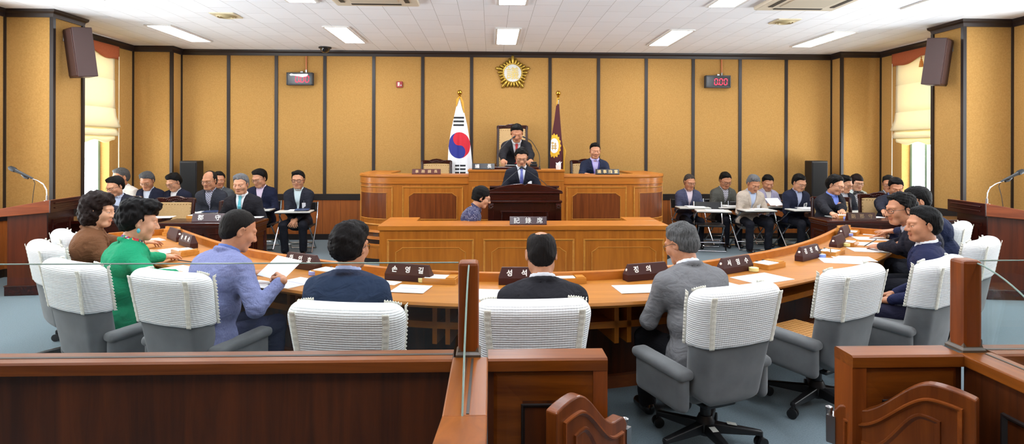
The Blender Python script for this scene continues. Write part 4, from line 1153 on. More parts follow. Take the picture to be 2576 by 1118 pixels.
# ------------------------------------------------------------------ side lecterns with stage microphones
def side_lectern(x, y, rz, label, miclabel, sg):
    a = empty('side_lectern', (x, y, 0), rz, label, 'lectern')
    # local: front panel faces -y, speaker stands at +y
    mb = MB(); mb.b2((-.26, -.02, .0), (.26, .40, .10)); mb.b2((-.265, -.025, .095), (.265, .405, .108)); mb.build('base', M_MAHOG, a, bevel=.006)
    mb = MB(); mb.b2((-.24, 0, .10), (.24, .38, .89)); mb.build('body', wood('lectern_side_lit', (96, 40, 16), (66, 25, 10), .4, 'z', 1.1, coat=.1), a)  # window light put into the wood colour: lighter than the mahogany front
    mb = MB(); mb.b2((-.243, -.012, .10), (.243, .0, .89)); mb.build('front_board', M_MAHOGZ, a)
    framed(a, lambda u, d, z: Vector((u, -.012-d, z)), -.17, .17, .2, .80, .05, (M_MAHOGZ, M_MAHOG), clip=.02, w=.018)
    mb = MB(); mb.prism([(-.06, .885), (.52, .835), (.52, .865), (.50, .915), (-.04, 1.015), (-.06, 1.01)], 'x', -.31, .31); mb.build('top', wood('lectern_top', (150, 72, 28), (112, 48, 16), .5, 'y', 1.1, coat=.0), a, bevel=.004)
    mb = MB(); mb.b2((-.312, -.075, .88), (.312, -.06, 1.015)); mb.rbox((0, -.08, .978), (.5, .012, .014), .003).rbox((0, -.08, .93), (.5, .012, .014), .003); mb.build('front_fascia', M_MAHOG, a, bevel=.003)
    mb = MB(); mb.b2((-.262, -.03, .108), (.262, -.025, .12)); mb.build('base_strip', M_STEEL, a)
    R = Matrix.Rotation(rz, 4, 'Z'); b = Vector((x, y, 0))+(R @ Vector((sg*.13, .06, .995)))
    m = empty('stage_microphone', b, rz, miclabel, 'microphone')
    MB().lathe([(.03, 0), (.03, .006), (.012, .012), (.011, .06), (.001, .062)], n=16).build('base', M_STEEL, m, smooth=True)
    pts = [(0, 0, .05), (0, .005, .12), (0, .035, .18), (0, .10, .225), (0, .17, .25)]
    MB().tube(pts, .0065, 10).build('neck', M_CHROME, m, smooth=True)
    d = Vector((0, .80, .42)).normalized(); e = Vector((0, .14, .245)); 
    MB().tube([e, e+d*.03, e+d*.17, e+d*.20], [.009, .011, .017, .022], 14).build('handle', M_BLACK, m, smooth=True)
    MB().tube([e+d*.195, e+d*.215, e+d*.25, e+d*.268], [.024, .027, .024, .010], 16).build('mic_head', mat('mic_mesh', (40, 42, 46), .5, 'noise', (20, 21, 24), 300, bump=.5, metal=.4), m, smooth=True)
    MB().tube([e+d*.05-Vector((0, 0, .02)), e+d*.09-Vector((0, 0, .03)), e+d*.12-Vector((0, 0, .012))], .012, 8).build('clip', M_BLACK, m, smooth=True)
    MB().tube([e, e+Vector((.0, -.02, -.05)), e+Vector((.01, .0, -.15)), e+Vector((.015, .015, -.28))], .0035, 6).build('cable', M_BLACK, m, smooth=True)
    return a
side_lectern(-4.78, 6.84, math.radians(97), 'mahogany side lectern with slanted top at the left edge of the hall', 'black stage microphone on a chrome neck on the left side lectern', -1)
side_lectern(5.28, 6.40, math.radians(-97.5), 'mahogany side lectern at the right edge of the hall', 'black stage microphone on a chrome neck on the right side lectern', 1)

# ------------------------------------------------------------------ dark side desks
def side_desk(x0, x1, y0, y1, label, panels, faceside):
    a = empty('side_desk', ((x0+x1)/2, y0, 0), 0, label, 'desk'); hw = (x1-x0)/2; dp = y1-y0
    mb = MB(); mb.b2((-hw+.02, .02, 0), (hw-.02, .05, .70)); mb.b2((-hw+.02, .05, 0), (-hw+.05, dp-.02, .70)); mb.b2((hw-.05, .05, 0), (hw-.02, dp-.02, .70)); mb.build('body', M_MAHOGZ, a)
    mb = MB(); mb.b2((-hw, 0, .705), (hw, dp, .74)); mb.b2((-hw+.01, .01, .68), (hw-.01, dp-.01, .705)); mb.build('desk_top', M_MAHOG, a, bevel=.006)
    mb = MB(); mb.b2((-hw+.01, .008, 0), (hw-.01, .02, .09)); mb.build('plinth', M_MAHOG, a, bevel=.003)
    w = (2*hw-.12)/panels
    for k in range(panels): framed(a, lambda u, d, z: Vector((u, .02-d, z)), -hw+.06+k*w+.03, -hw+.06+(k+1)*w-.03, .15, .62, .055, (M_MAHOGZ, M_MAHOG), clip=.02, w=.016)
    for s in faceside: framed(a, (lambda u, d, z: Vector((hw-.02+d, u, z))) if s > 0 else (lambda u, d, z: Vector((-hw+.02-d, u, z))), .07, dp-.07, .15, .62, .05, (M_MAHOGZ, M_MAHOG), clip=.02, w=.016)
    return a
side_desk(-3.72, -2.64, 6.80, 7.25, 'dark mahogany desk with a name plate seating the man in the cyan tie', 2, (1,))
side_desk(-5.15, -3.90, 7.02, 7.50, 'dark mahogany desk by the left window with an empty armchair behind', 2, (1,))
side_desk(3.94, 5.00, 6.90, 7.32, 'dark mahogany desk on the right with a wooden box on its corner', 2, (-1,))
side_desk(5.03, 5.95, 7.00, 7.40, 'dark mahogany desk at the far right behind the navy suited members', 1, (-1,))

# ------------------------------------------------------------------ members' curved desk
CXD = .25
half = [(0, 3.92), (.35, 3.945), (.7, 4.02), (1.05, 4.16), (1.45, 4.38), (1.85, 4.64), (2.25, 4.94), (2.6, 5.26), (2.9, 5.58), (3.2, 5.92), (3.42, 6.18)]
def cat(P, n=6):
    out = []
    for i in range(len(P)-1):
        p0, p1, p2, p3 = [Vector(P[min(max(j, 0), len(P)-1)]) for j in (i-1, i, i+1, i+2)]
        for t in range(n):
            t /= n; out.append(.5*((2*p1)+(p2-p0)*t+(2*p0-5*p1+4*p2-p3)*t*t+(3*p1-p0-3*p2+p3)*t**3))
    return out+[Vector(P[-1])]
full = [(-x, y) for x, y in half[:0:-1]]+half
inner = [Vector((CXD+p.x, p.y)) for p in cat(full)]          # travels left -> right
md = empty('council_desk', (CXD, 3.9, 0), 0, 'long curved oak desk of the members sweeping across the hall', 'desk')
mo = Vector(md.location); Ti = Matrix.Translation(-mo)
def DB(mb, name, m, **k): return mb.xf(Ti).build(name, m, md, **k)
IP = [tuple(p) for p in inner]
M_TOP = wood('desk_top_oak', (184, 120, 46), (162, 100, 34), .42, 'x', .9, coat=.04)
# left side of travel (+n) is the inside of the horseshoe; the members sit on the -n side
DB(MB().sweep(IP, [(-.58, .680), (0, .680), (0, .710), (-.58, .710), (-.59, .695)]), 'desk_top', M_TOP, smooth=True)
DB(MB().sweep(IP, [(-.02, .66), (.022, .66), (.022, .768), (-.02, .768)]), 'ledge', M_HONEY, smooth=True, bevel=.004)
DB(MB().sweep(IP, [(-.01, .0), (.012, .0), (.012, .66), (-.01, .66)]), 'modesty_panel', M_RPANEL, smooth=True)
DB(MB().sweep(IP, [(-.40, .52), (-.012, .52), (-.012, .54), (-.40, .54)]).sweep(IP, [(-.41, .512), (-.39, .512), (-.39, .552), (-.41, .552)]), 'shelf', M_HONEY, smooth=True)
DB(MB().sweep(IP, [(-.05, .0), (-.008, .0), (-.008, .08), (-.05, .08)]), 'plinth', M_RED, smooth=True)
L_ = [0]
for p, q in zip(inner, inner[1:]): L_.append(L_[-1]+(q-p).length)
def at_len(s):
    i = max(j for j in range(len(L_)-1) if L_[j] <= s+1e-9); t = (s-L_[i])/(L_[i+1]-L_[i]); p = inner[i].lerp(inner[i+1], t); d = (inner[i+1]-inner[i]).normalized()
    return p, d
tot = L_[-1]; nseg = 9
for k in range(nseg+1):
    for off in ((-.035, .035) if 0 < k < nseg else (.02,) if k == 0 else (-.02,)):
        p, d = at_len(min(tot-1e-3, max(0, tot*k/nseg+off))); n_ = Vector((-d.y, d.x)); c = p-n_*.215; R = Matrix.Rotation(math.atan2(d.y, d.x), 3, 'Z')
        mb = MB(); mb.box((c.x, c.y, .55), (.028, .39, .26), R); DB(mb, 'divider', M_HONEYZ)
for e, nm in ((0, 1), (tot-1e-3, -1)):
    p, d = at_len(e); n_ = Vector((-d.y, d.x)); c = p-n_*.28-d*nm*(-.0); R = Matrix.Rotation(math.atan2(d.y, d.x), 3, 'Z')
    mb = MB(); mb.box((c.x, c.y, .385), (.03, .60, .77), R); DB(mb, 'end_board', M_HONEYZ, bevel=.004)
    # scrolled bracket where the ledge meets the end
    mb = MB(); pts = []
    for i in range(15):
        t = i/14; s_ = (e+nm*(.06+.34*t)); q, dd = at_len(min(tot-1e-3, max(0, s_))); nn = Vector((-dd.y, dd.x)); pts.append(tuple(q-nn*(.05+.05*math.cos(t*PI*2)*(1-t))))
    for z0, z1, w in ((.71, .80, .018), (.71, .775, .034), (.71, .745, .050)):
        mb.sweep(pts, [(-w, z0), (w*.3, z0), (w*.3, z1), (-w, z1)])
    DB(mb, 'scroll_bracket', M_EDGE)

# ------------------------------------------------------------------ public railing and gates
YA, YBk, RT = 2.075, 2.19, .85                # front and back edge of the front rail, its top
def rail_poly(): return [(YA, RT-.042), (YA, RT-.006), (YA+.008, RT), (YBk-.008, RT), (YBk, RT-.006), (YBk, RT-.042)]
lp = AZ(1180, 892, RT).x
XA0, XA1 = -.132, -.008                       # left depth rail
XB0, XB1 = 1.683, 1.808                        # right depth rail
def groove_glass(a, name_lab, pts, ax, lo, hi):
    pass
def railing(label, x_far, x_post, x_end, dx0, dx1, sgn):
    """x_far: outer end, x_post: post centre, x_end: gate-side end"""
    a = empty('railing', (x_post, (YA+YBk)/2, 0), 0, label, 'railing'); o = Vector(a.location); T = Matrix.Translation(-o)
    def B(mb, nm, m, **k): return mb.xf(T).build(nm, m, a, **k)
    lo, hi = sorted((x_far, dx0 if sgn < 0 else dx1))
    mb = MB(); mb.prism(rail_poly(), 'x', lo, hi); B(mb, 'rail_cap', M_RAIL)
    mb = MB(); mb.b2((lo, YA+.02, 0), (hi, YBk-.02, RT-.042)); B(mb, 'rail_panel', M_RPANEL)
    mb = MB(); mb.b2((lo, (YA+YBk)/2-.008, RT-.002), (hi, (YA+YBk)/2+.008, RT+.0015)); B(mb, 'groove', mat('groove_dark', (52, 44, 36), .5))
    # gate side return
    l2, h2 = sorted((x_end, dx1 if sgn < 0 else dx0))
    mb = MB(); mb.prism(rail_poly(), 'x', l2, h2); B(mb, 'gate_side_cap', M_RAIL)
    mb = MB(); mb.b2((l2+(.012 if sgn > 0 else 0), YA+.014, 0), (h2-(.012 if sgn < 0 else 0), YBk-.014, RT-.042)); B(mb, 'gate_side_panel', M_RPANEL)
    e = x_end; w_ = .05
    mb = MB(); mb.b2((e-(w_ if sgn < 0 else 0), YA+.002, 0), (e+(0 if sgn < 0 else w_), YBk-.002, RT-.042)); B(mb, 'end_stile', M_RPOST)
    mb = MB(); moulding(mb, lambda u, d, z: Vector((u, YA+.014-d*.3, z)), rectp(l2+.02, h2-.02, -.2, RT-.05), .10, .012); B(mb, 'mitred_frame', M_RAIL)
    mb = MB(); moulding(mb, lambda u, d, z: Vector((u, YA+.014-d*.3, z)), rectp(l2+.115, h2-.11, -.2, RT-.16), .014, .02); B(mb, 'inner_bead', M_DADOK)
    # depth rail towards the gallery
    y_step = 1.64
    d0, d1 = sorted((dx0, dx1))
    mb = MB(); mb.b2((d0, y_step, RT-.042), (d1, YA+.03, RT)); B(mb, 'side_cap', M_RAILY, bevel=.005)
    mb = MB(); mb.prism([(y_step, RT-.042), (y_step, RT+.0), (.55, RT+.235), (.55, RT+.19)], 'x', d0, d1); B(mb, 'sloping_cap', M_RAILY, bevel=.004)
    mb = MB(); mb.prism([(YA+.02, 0), (YA+.02, RT-.042), (y_step, RT-.042), (.55, RT+.19), (.55, 0)], 'x', d0+.015, d1-.015); B(mb, 'side_panel', M_RPANEL)
    fx = d0+.015 if sgn > 0 else d1-.015
    mb = MB(); moulding(mb, lambda u, d, z: Vector((fx-(d*.6 if sgn > 0 else -d*.6), u, z)), rectp(.7, 1.93, .1, RT-.14), .018, .02); B(mb, 'side_bead', M_DADOK)
    # post
    ps = .072; py = (YA+YBk)/2+.008
    mb = MB(); mb.rbox((x_post, py, RT+.165), (ps, ps, .33), .012); B(mb, 'post', M_RPOST)
    mb = MB(); mb.lathe([(.062, 0), (.062, .008), (.052, .016), (.047, .03), (.0465, .032)], (x_post, py, RT), 4, R=Matrix.Rotation(PI/4, 3, 'Z')); B(mb, 'post_foot', mat('foot_bronze', (84, 72, 60), .4))
    # glass
    gz = RT+.325
    g0, g1 = sorted((x_far, x_post+sgn*ps/2)); gy = (YA+YBk)/2
    mb = MB(); mb.b2((g0, gy-.004, RT-.01), (g1, gy+.004, gz)); B(mb, 'glass_pane', M_GLASS)
    gx = (d0+d1)/2-.006 if sgn < 0 else (d0+d1)/2+.01
    prof = [(py-ps/2, RT-.006), (py-ps/2, gz-.005)]
    for i in range(1, 17):
        t = i/16; prof.append((py-ps/2-(py-ps/2-y_step)*t, gz-.005-(gz-RT)*(t**1.9*.8+t*.2)+.0))
    mb = MB(); mb.prism(prof, 'x', gx-.004, gx+.004); g = B(mb, 'curved_glass', [M_GLASS])
    rim = [Vector((gx, p[0], p[1])) for p in prof[1:]]
    mb = MB(); mb.tube(rim, .003, 6); B(mb, 'glass_rim', M_GEDGE, smooth=True)
    mb = MB(); mb.b2((gx+.010, y_step+.01, RT-.002), (gx+.018, py-ps/2-.02, RT+.002)); B(mb, 'side_groove', mat('groove_dark', (52, 44, 36), .5))
    mb = MB(); mb.tube([(g0, gy, gz), (g1, gy, gz)], .0026, 6); B(mb, 'pane_rim', mat('pane_rim', (150, 170, 160), .1, spec=.8), smooth=True)
    return a
railing('walnut public railing on the left of the gate with glass screen and post', -2.6, AZ(1180, 892, RT).x, AZ(1525, 893, RT).x, XA0, XA1, -1)
railing('walnut public railing on the right of the gate with glass screen and post', 3.6, AY(2430, 868, 2.14).x, AY(2112, 868, 2.16).x, XB0, XB1, 1)
def gate(loc, rz, L, label, sgn):
    """hinge at the origin, leaf along +x"""
    a = empty('gate_leaf', loc, rz, label, 'gate')
    zt = lambda u: .655+.155*(lambda t: t*t*(3-2*t))(min(1, max(0, (u-.18)/.55)))-.018*max(0, (u-.75)/.25)**2-.03*max(0, (.07-u)/.07)**2
    T_ = .042; n = 26; top = [(L*i/n, zt(i/n)) for i in range(n+1)]
    mb = MB(); mb.prism([(0, .12)]+top[0:0]+[(L, .12)]+top[::-1], 'y', -T_/2, T_/2); mb.build('leaf_board', M_RED if False else wood('gate_walnut', (130, 66, 22), (92, 42, 12), .34, 'z', 1.2, coat=.12), a, bevel=.005)
    for sy in (-1, 1):
        it = [(L*(.08+.84*i/n), zt(.08+.84*i/n)-.045) for i in range(n+1)]
        poly = [(L*.08, .17), (L*.92, .17)]+it[::-1]
        mb = MB(); moulding(mb, lambda u, d, z: Vector((u, sy*(T_/2+d), z)), poly, .016, .010); mb.build('moulding', wood('gate_moulding', (152, 80, 30), (116, 56, 18), .34, 'x', 1.2, coat=.12), a)
        it = [(L*(.22+.56*i/n), zt(.08+.84*i/n)-.105) for i in range(n+1)]
        poly = [(L*.22, .23), (L*.78, .23)]+it[::-1]
        mb = MB(); moulding(mb, lambda u, d, z: Vector((u, sy*(T_/2+d), z)), poly, .018, .006); mb.build('inner_panel', wood('gate_walnut', (140, 78, 38), (104, 54, 26)), a)
    mb = MB(); mb.lathe([(.011, .50), (.011, .615), (.013, .617), (.013, .627), (.002, .632)], (-.022, 0, 0), 14); mb.build('hinge_pin', M_STEEL, a, smooth=True)
    mb = MB(); mb.box((-.008, 0, .555), (.03, .05, .10)); mb.build('hinge_plate', M_STEEL, a)
    return a
gl = AZ(1566, 1035, .66); gate((gl.x, gl.y, 0), math.radians(180+47), .41, 'walnut gate leaf with wavy top on the left of the aisle', -1)
gr = AZ(2104, 1006, .66); gate((gr.x, gr.y, 0), math.radians(-50), .42, 'walnut gate leaf with wavy top on the right of the aisle', 1)
# ------------------------------------------------------------------ members' chairs
M_VEL = mat('grey_velvet', (112, 114, 115), .9, 'noise', (98, 100, 101), 9, bump=.04, sheen=.25, spec=.1)
M_COVER = None
def cover_mat():
    m = mat('quilted_cotton', (236, 237, 236), .85); nt = m.node_tree; N, L = nt.nodes, nt.links
    tc = N.new('ShaderNodeTexCoord'); mp = N.new('ShaderNodeMapping'); L.new(tc.outputs['Object'], mp.inputs['Vector'])
    w1 = N.new('ShaderNodeTexWave'); w1.wave_type = 'BANDS'; w1.bands_direction = 'X'; w1.inputs['Scale'].default_value = 24; w1.inputs['Distortion'].default_value = .5
    w2 = N.new('ShaderNodeTexWave'); w2.wave_type = 'BANDS'; w2.bands_direction = 'Z'; w2.inputs['Scale'].default_value = 30; w2.inputs['Distortion'].default_value = .8
    L.new(mp.outputs['Vector'], w1.inputs['Vector']); L.new(mp.outputs['Vector'], w2.inputs['Vector'])
    md_ = N.new('ShaderNodeMath'); md_.operation = 'MULTIPLY_ADD'; L.new(w1.outputs['Fac'], md_.inputs[0]); md_.inputs[1].default_value = .6; L.new(w2.outputs['Fac'], md_.inputs[2])
    bp = N.new('ShaderNodeBump'); bp.inputs['Strength'].default_value = .45; bp.inputs['Distance'].default_value = .004
    L.new(md_.outputs[0], bp.inputs['Height']); L.new(bp.outputs['Normal'], N['Principled BSDF'].inputs['Normal'])
    return m
def rb_sdf(X, Y, Z, c, b, r):
    qx = np.abs(X-c[0])-(b[0]-r); qy = np.abs(Y-c[1])-(b[1]-r); qz = np.abs(Z-c[2])-(b[2]-r)
    return np.sqrt(np.maximum(qx, 0)**2+np.maximum(qy, 0)**2+np.maximum(qz, 0)**2)+np.minimum(np.maximum(qx, np.maximum(qy, qz)), 0)-r
LEAN = .20
def chair_back(q, zc0, zc1, zf=None):
    F = Field((-.32, -.42, .10), (.32, .12, .97), .0095)
    X = F.ax[0][:, None, None]; Y = F.ax[1][None, :, None]; Z = F.ax[2][None, None, :]
    w = np.clip((Z-.20)/.62, 0, 1); hx = .185+.07*w+0*X
    Yc = Y+.155+LEAN*(Z-.42)-.42*X*X+.45*np.maximum(0, .40-Z)**2*0
    hy = .084-.016*w
    D = rb_sdf(X*(.255/hx), Yc*(.062/hy), Z, (0, 0, .583), (.255, .062, .307), .058)-q
    # round the lower corners
    D = np.maximum(D, np.sqrt((X/1.0)**2+np.minimum(0, Z-.52)**2*.95)-.258-q)
    if zc0 is not None:
        z0 = np.where(Yc > 0, zf, zc0)
        D = np.maximum(D, z0-Z+0*X)
    F.D = D.astype(np.float32); return F
exec_chairs = []
def make_exec():
    a = empty('office_chair', (0, 0, 0)); ks = []
    F = chair_back(0, None, None); V, Q, M = F.mesh(); ks.append(np_obj('backrest', [(relax(V, Q, 1), Q, M)], [M_VEL], a))
    # seat
    F = Field((-.30, -.25, .22), (.30, .34, .46), .011); X = F.ax[0][:, None, None]; Y = F.ax[1][None, :, None]; Z = F.ax[2][None, None, :]
    F.D = np.minimum(rb_sdf(X, Y, Z, (0, .09, .37), (.22, .215, .055), .045), rb_sdf(X, Y, Z, (0, .075, .315), (.18, .19, .05), .045)).astype(np.float32)
    V, Q, M = F.mesh(); ks.append(np_obj('seat', [(relax(V, Q, 1), Q, M)], [M_VEL], a))
    for sx in (-1, 1):
        F = Field((-.10, -.25, .2), (.10, .36, .56), .0085); X = F.ax[0][:, None, None]; Y = F.ax[1][None, :, None]; Z = F.ax[2][None, None, :]
        sl = (Y-.05)*.10
        D = rb_sdf(X-sx*.12*(Y+.12), Y, Z-sl, (0, .01, .385), (.036, .172, .105), .034)
        F.D = D.astype(np.float32)
        V, Q, M = F.mesh(); V = V+np.array((sx*.262, 0, 0), np.float32); ks.append(np_obj('armrest', [(relax(V, Q, 1), Q, M)], [M_VEL], a))
        F.D = rb_sdf(X-sx*.12*(Y+.12), Y, Z-sl, (0, .012, .474), (.050, .184, .028), .026).astype(np.float32)
        V, Q, M = F.mesh(); V = V+np.array((sx*.262, 0, 0), np.float32); p = np_obj('arm_pad', [(relax(V, Q, 1), Q, M)], [M_VEL], ks[-1])
    F = chair_back(.011, .605, None, .60); V, Q, M = F.mesh(); V = relax(V, Q, 1)
    cv = np_obj('seat_cover', [(V, Q, M)], [cover_mat()], a); ks.append(cv); cv['label'] = 'white quilted cover'
    # lace: an upright band near each rear edge and a ruffle along each front edge
    M_LACE = mat('lace_cream', (236, 234, 222), .85, 'noise', (226, 222, 206), 160, bump=.2)
    def edge(x, zz, front, out):
        w = min(1, max(0, (zz-.20)/.62)); hx = .185+.07*w; hy = .084-.016*w; X_ = x*hx/.255
        return Vector((X_, (-.155-LEAN*(zz-.42)+.42*X_*X_)+(1 if front else -1)*(hy+out), zz))
    for sx in (-1, 1):
        mb = MB(); mb.grid(lambda u, v: edge(sx*(.195+.030*v), .606+u*.265, False, .0125+.0012*(v*(1-v))*4+.001*math.sin(u*60)), 40, 3); mb.build('lace_band', M_LACE, cv, smooth='all', solid=.003)
        mb = MB(); r = random.Random(3)
        def ruf(u, v):
            zz = .60+u*.285; p = edge(sx*.246, min(zz, .86), True, -.016); q = Vector((sx*(.006+.006*v), .015*v, 0)); wv = .0025*math.sin(u*95+v)*v
            return p+q+Vector((wv, wv, max(0, zz-.86)*.6+.01*v*(u > .9)))
        mb.grid(ruf, 90, 3); mb.build('lace_ruffle', M_LACE, cv, smooth='all', solid=.003)
        mb = MB(); mb.grid(lambda u, v: edge(sx*.2+(-sx)*.0+(.4*0), .0, False, 0) if False else Vector((sx*(.165+.075*u), edge(sx*(.165+.075*u), .89, True, 0).y-.022+.004*math.sin(u*70), .890-.012*u*u+.003*math.sin(u*40)+.012*v)), 30, 2)
        mb.build('lace_top', M_LACE, cv, smooth='all', solid=.003)
    MB().lathe([(.028, .13), (.028, .22), (.016, .222), (.016, .30)], n=16).build('gas_column', M_BLACK, a, smooth=True)
    MB().lathe([(.045, .06), (.048, .09), (.048, .13), (.036, .16)], n=18).build('hub', M_BLACK, a, smooth=True)
    MB().rbox((0, 0, .255), (.20, .24, .03), .01).build('tilt_plate', M_BLACK, a)
    for k in range(5):
        t = 2*PI*k/5+.716; c, s_ = math.cos(t), math.sin(t); mb = MB()
        R = Matrix.Rotation(t, 4, 'Z'); v = [(.03, -.028, .07), (.03, .028, .07), (.29, .018, .068), (.29, -.018, .068), (.03, -.024, .125), (.03, .024, .125), (.29, .014, .092), (.29, -.014, .092)]
        mb.add([R @ Vector(p) for p in v], [(0, 1, 2, 3), (4, 7, 6, 5), (0, 4, 5, 1), (1, 5, 6, 2), (2, 6, 7, 3), (3, 7, 4, 0)]); mb.build('base_arm', M_BLACK, a, bevel=.006)
        mb = MB(); p = Vector((.285*c, .285*s_, .030)); Rw = Matrix.Rotation(t+.9*k, 3, 'Z') @ Matrix.Rotation(PI/2, 3, 'X')
        for o_ in (-.016, .016): mb.lathe([(.020, -.010), (.029, -.008), (.029, .008), (.020, .010)], p+Rw @ Vector((0, 0, o_)), 16, R=Rw)
        mb.tube([p+Vector((0, 0, .0)), p+Vector((0, 0, .055))], .010, 8); mb.build('caster', M_BLACK, a, smooth=True)
    return a
exec0 = make_exec()
exec_specs = [  # back-top centre in the photo, facing (deg, ccw from the back wall), label
    (154, 582, -46, 'empty grey chair with white cover furthest back on the left'),
    (100, 610, -43, 'grey chair with white cover behind the woman in brown'),
    (166, 658, -30, 'grey chair with white cover behind the woman in green'),
    (412, 684, -23, 'grey chair with white cover behind the man in the lavender blazer'),
    (862, 765, -9, 'grey chair with white cover behind the man in dark blue'),
    (1345, 757, 2, 'grey chair with white cover behind the balding man in black'),
    (1868, 721, 21, 'grey swivel chair with white cover beside the man in the grey suit'),
    (2166, 672, 30, 'empty grey chair with white cover and a brown bamboo seat mat'),
    (2386, 650, 34, 'grey chair with white cover behind the seated man in navy'),
    (2486, 601, 38, 'grey chair with white cover beside the right post'),
    (2424, 561, 42, 'grey chair with white cover furthest back on the right')]
CH = []
for i, (px, py, fc, lab) in enumerate(exec_specs):
    c = exec0 if i == 0 else dup(exec0)
    t = AZ(px, py, .90); R = Matrix.Rotation(math.radians(fc), 3, 'Z'); p = Vector((t.x, t.y, 0))+R @ Vector((0, .262, 0))
    c.location = (p.x, p.y, 0); c.rotation_euler = (0, 0, math.radians(fc)); tag(c, lab, 'office chair', 'grey chairs with white covers'); CH.append(c)
for k, w_ in ((4, .05), (3, .045)):                     # paper stickers on the base of the nearest chair
    t = 2*PI*k/5+.716; M_ = Matrix.Rotation(t, 4, 'Z') @ Matrix.Translation((.135 if k == 4 else .09, 0, .1185)) @ Matrix.Rotation(math.radians(7.2), 4, 'Y')
    mb = MB(); mb.rbox((0, 0, 0), (w_, .034, .0012), .0005); mb.xf(M_); mb.build('sticker', mat('sticker_grey', (206, 206, 198), .6), CH[6])
# bamboo mat on the empty chair
mt = empty('seat_mat', CH[7].location+Vector((0, 0, .428)), CH[7].rotation_euler.z, 'brown bamboo tile mat on the empty grey chair', 'seat mat')
mb = MB()
for i in range(14):
    for j in range(15): mb.box(((i-6.5)*.029, .06+(j-7)*.029, .006), (.025, .025, .008))
mb.build('tiles', mat('bamboo', (196, 142, 78), .5), mt)

# ------------------------------------------------------------------ wooden armchairs
def armchair(loc, rz, label, h=.98, base=0, w=.51, grp=None):
    a = empty('armchair', loc, rz, label, 'armchair', grp)
    zt = h; ks = []
    # faces +y
    for sx in (-1, 1):
        mb = MB(); mb.tube([(sx*(w/2-.02), -.20, .0), (sx*(w/2-.02), -.22, .42), (sx*(w/2-.02), -.26, .7), (sx*(w/2-.025), -.30, zt-.02)], [.02, .024, .024, .022], 8); mb.build('rear_post', M_MAHOGZ, a, smooth=True)
        mb = MB(); mb.tube([(sx*(w/2-.01), .22, 0), (sx*(w/2-.01), .22, .42), (sx*(w/2), .20, .62)], [.018, .024, .022], 8); mb.build('front_leg', M_MAHOGZ, a, smooth=True)
        mb = MB(); mb.tube([(sx*(w/2-.01), -.24, .64), (sx*(w/2+.015), 0, .655), (sx*(w/2+.01), .22, .63), (sx*(w/2+.01), .25, .61)], [.018, .024, .026, .02], 8); mb.build('armrest', M_MAHOGZ, a, smooth=True)
    pts = [(-w/2, zt-.075), (-w/2, zt-.02), (-w/2+.03, zt-.005), (-w*.22, zt-.005), (-w*.12, zt+.012), (0, zt+.02), (w*.12, zt+.012), (w*.22, zt-.005), (w/2-.03, zt-.005), (w/2, zt-.02), (w/2, zt-.075), (w*.3, zt-.06), (0, zt-.055), (-w*.3, zt-.06)]
    mb = MB(); mb.prism(pts, 'y', -.325, -.28); cr = mb.build('crest_rail', M_MAHOG, a, bevel=.006)
    mb = MB()
    for k in range(-6, 7):
        mb.ell((k*.024, -.279, zt-.025+.008*math.cos(k*1.1)), (.013, .008, .011), 6)
        if abs(k) < 5: mb.ell((k*.024+.012, -.279, zt-.044+.004*math.sin(k*2)), (.010, .007, .008), 6)
    mb.build('carving', M_MAHOG, cr, smooth=True)
    mb = MB(); mb.rbox((0, -.275, (zt-.06+.50)/2), (w-.075, .05, zt-.56), .018, rot=(math.radians(9) if h < 1.2 else math.radians(5), 0, 0)); bk = mb.build('back_cushion', M_TAN, a)
    mb = MB(); z0, z1 = .53, zt-.09; n = int((z1-z0)/.04)
    for sx in (-1, 1):
        for k in range(n+1):
            z = z0+(z1-z0)*k/n; th = math.radians(9 if h < 1.2 else 5); zc = (zt-.06+.50)/2; mb.ell((sx*(w/2-.052), -.275+.026-(z-zc)*math.sin(th), z), (.006, .004, .006), 5)
    for k in range(11): z = z1; mb.ell(((k-5)*.037, -.275+.026-(z-zc)*math.sin(th), z), (.006, .004, .006), 5)
    mb.build('nail_heads', mat('brass_nail', (120, 86, 44), .3, metal=.8), bk)
    MB().rbox((0, .0, .425), (w-.05, .46, .09), .03).build('seat_cushion', M_TAN, a)
    mb = MB(); mb.b2((-w/2+.02, -.22, .33), (w/2-.02, .23, .39)); mb.build('seat_rail', M_MAHOG, a)
    return a
G = 'dark wood armchairs'
p = AY(1091, 404, 9.35); armchair((p.x, 9.55, .42), PI, 'empty tan armchair on the rostrum left of the white flag', p.z-.42)
p = AY(1292, 311, 9.55); armchair((p.x, 9.85, .66), PI, 'tall carved armchair with tan back behind the chairman', p.z-.66, w=.53)
p = AY(1478, 404, 9.35); armchair((AY(1482, 404, 9.5).x, 9.60, .42), PI, 'tan armchair under the clerk at the right of the rostrum', p.z-.42)
p = AY(436, 498, 7.95); armchair((p.x, 7.72, 0), PI, 'empty tan armchair behind the left side desks', p.z)
p = AY(375, 494, 7.95); armchair((AY(300, 494, 7.95).x, 7.72, 0), PI, 'dark wood armchair under the man reading by the left window', .95)
p = AY(605, 494, 7.95); armchair((p.x, 7.62, 0), PI, 'dark wood armchair under the man with the cyan tie', .9)
p = AY(2088, 500, 7.9); armchair((p.x, 7.72, 0), PI-.25, 'tan armchair under the man writing at the right side desk', .94)
p = AY(2222, 500, 7.9); armchair((p.x, 7.85, 0), PI-.3, 'tan armchair under the dark suited man at the far right desk', .97)

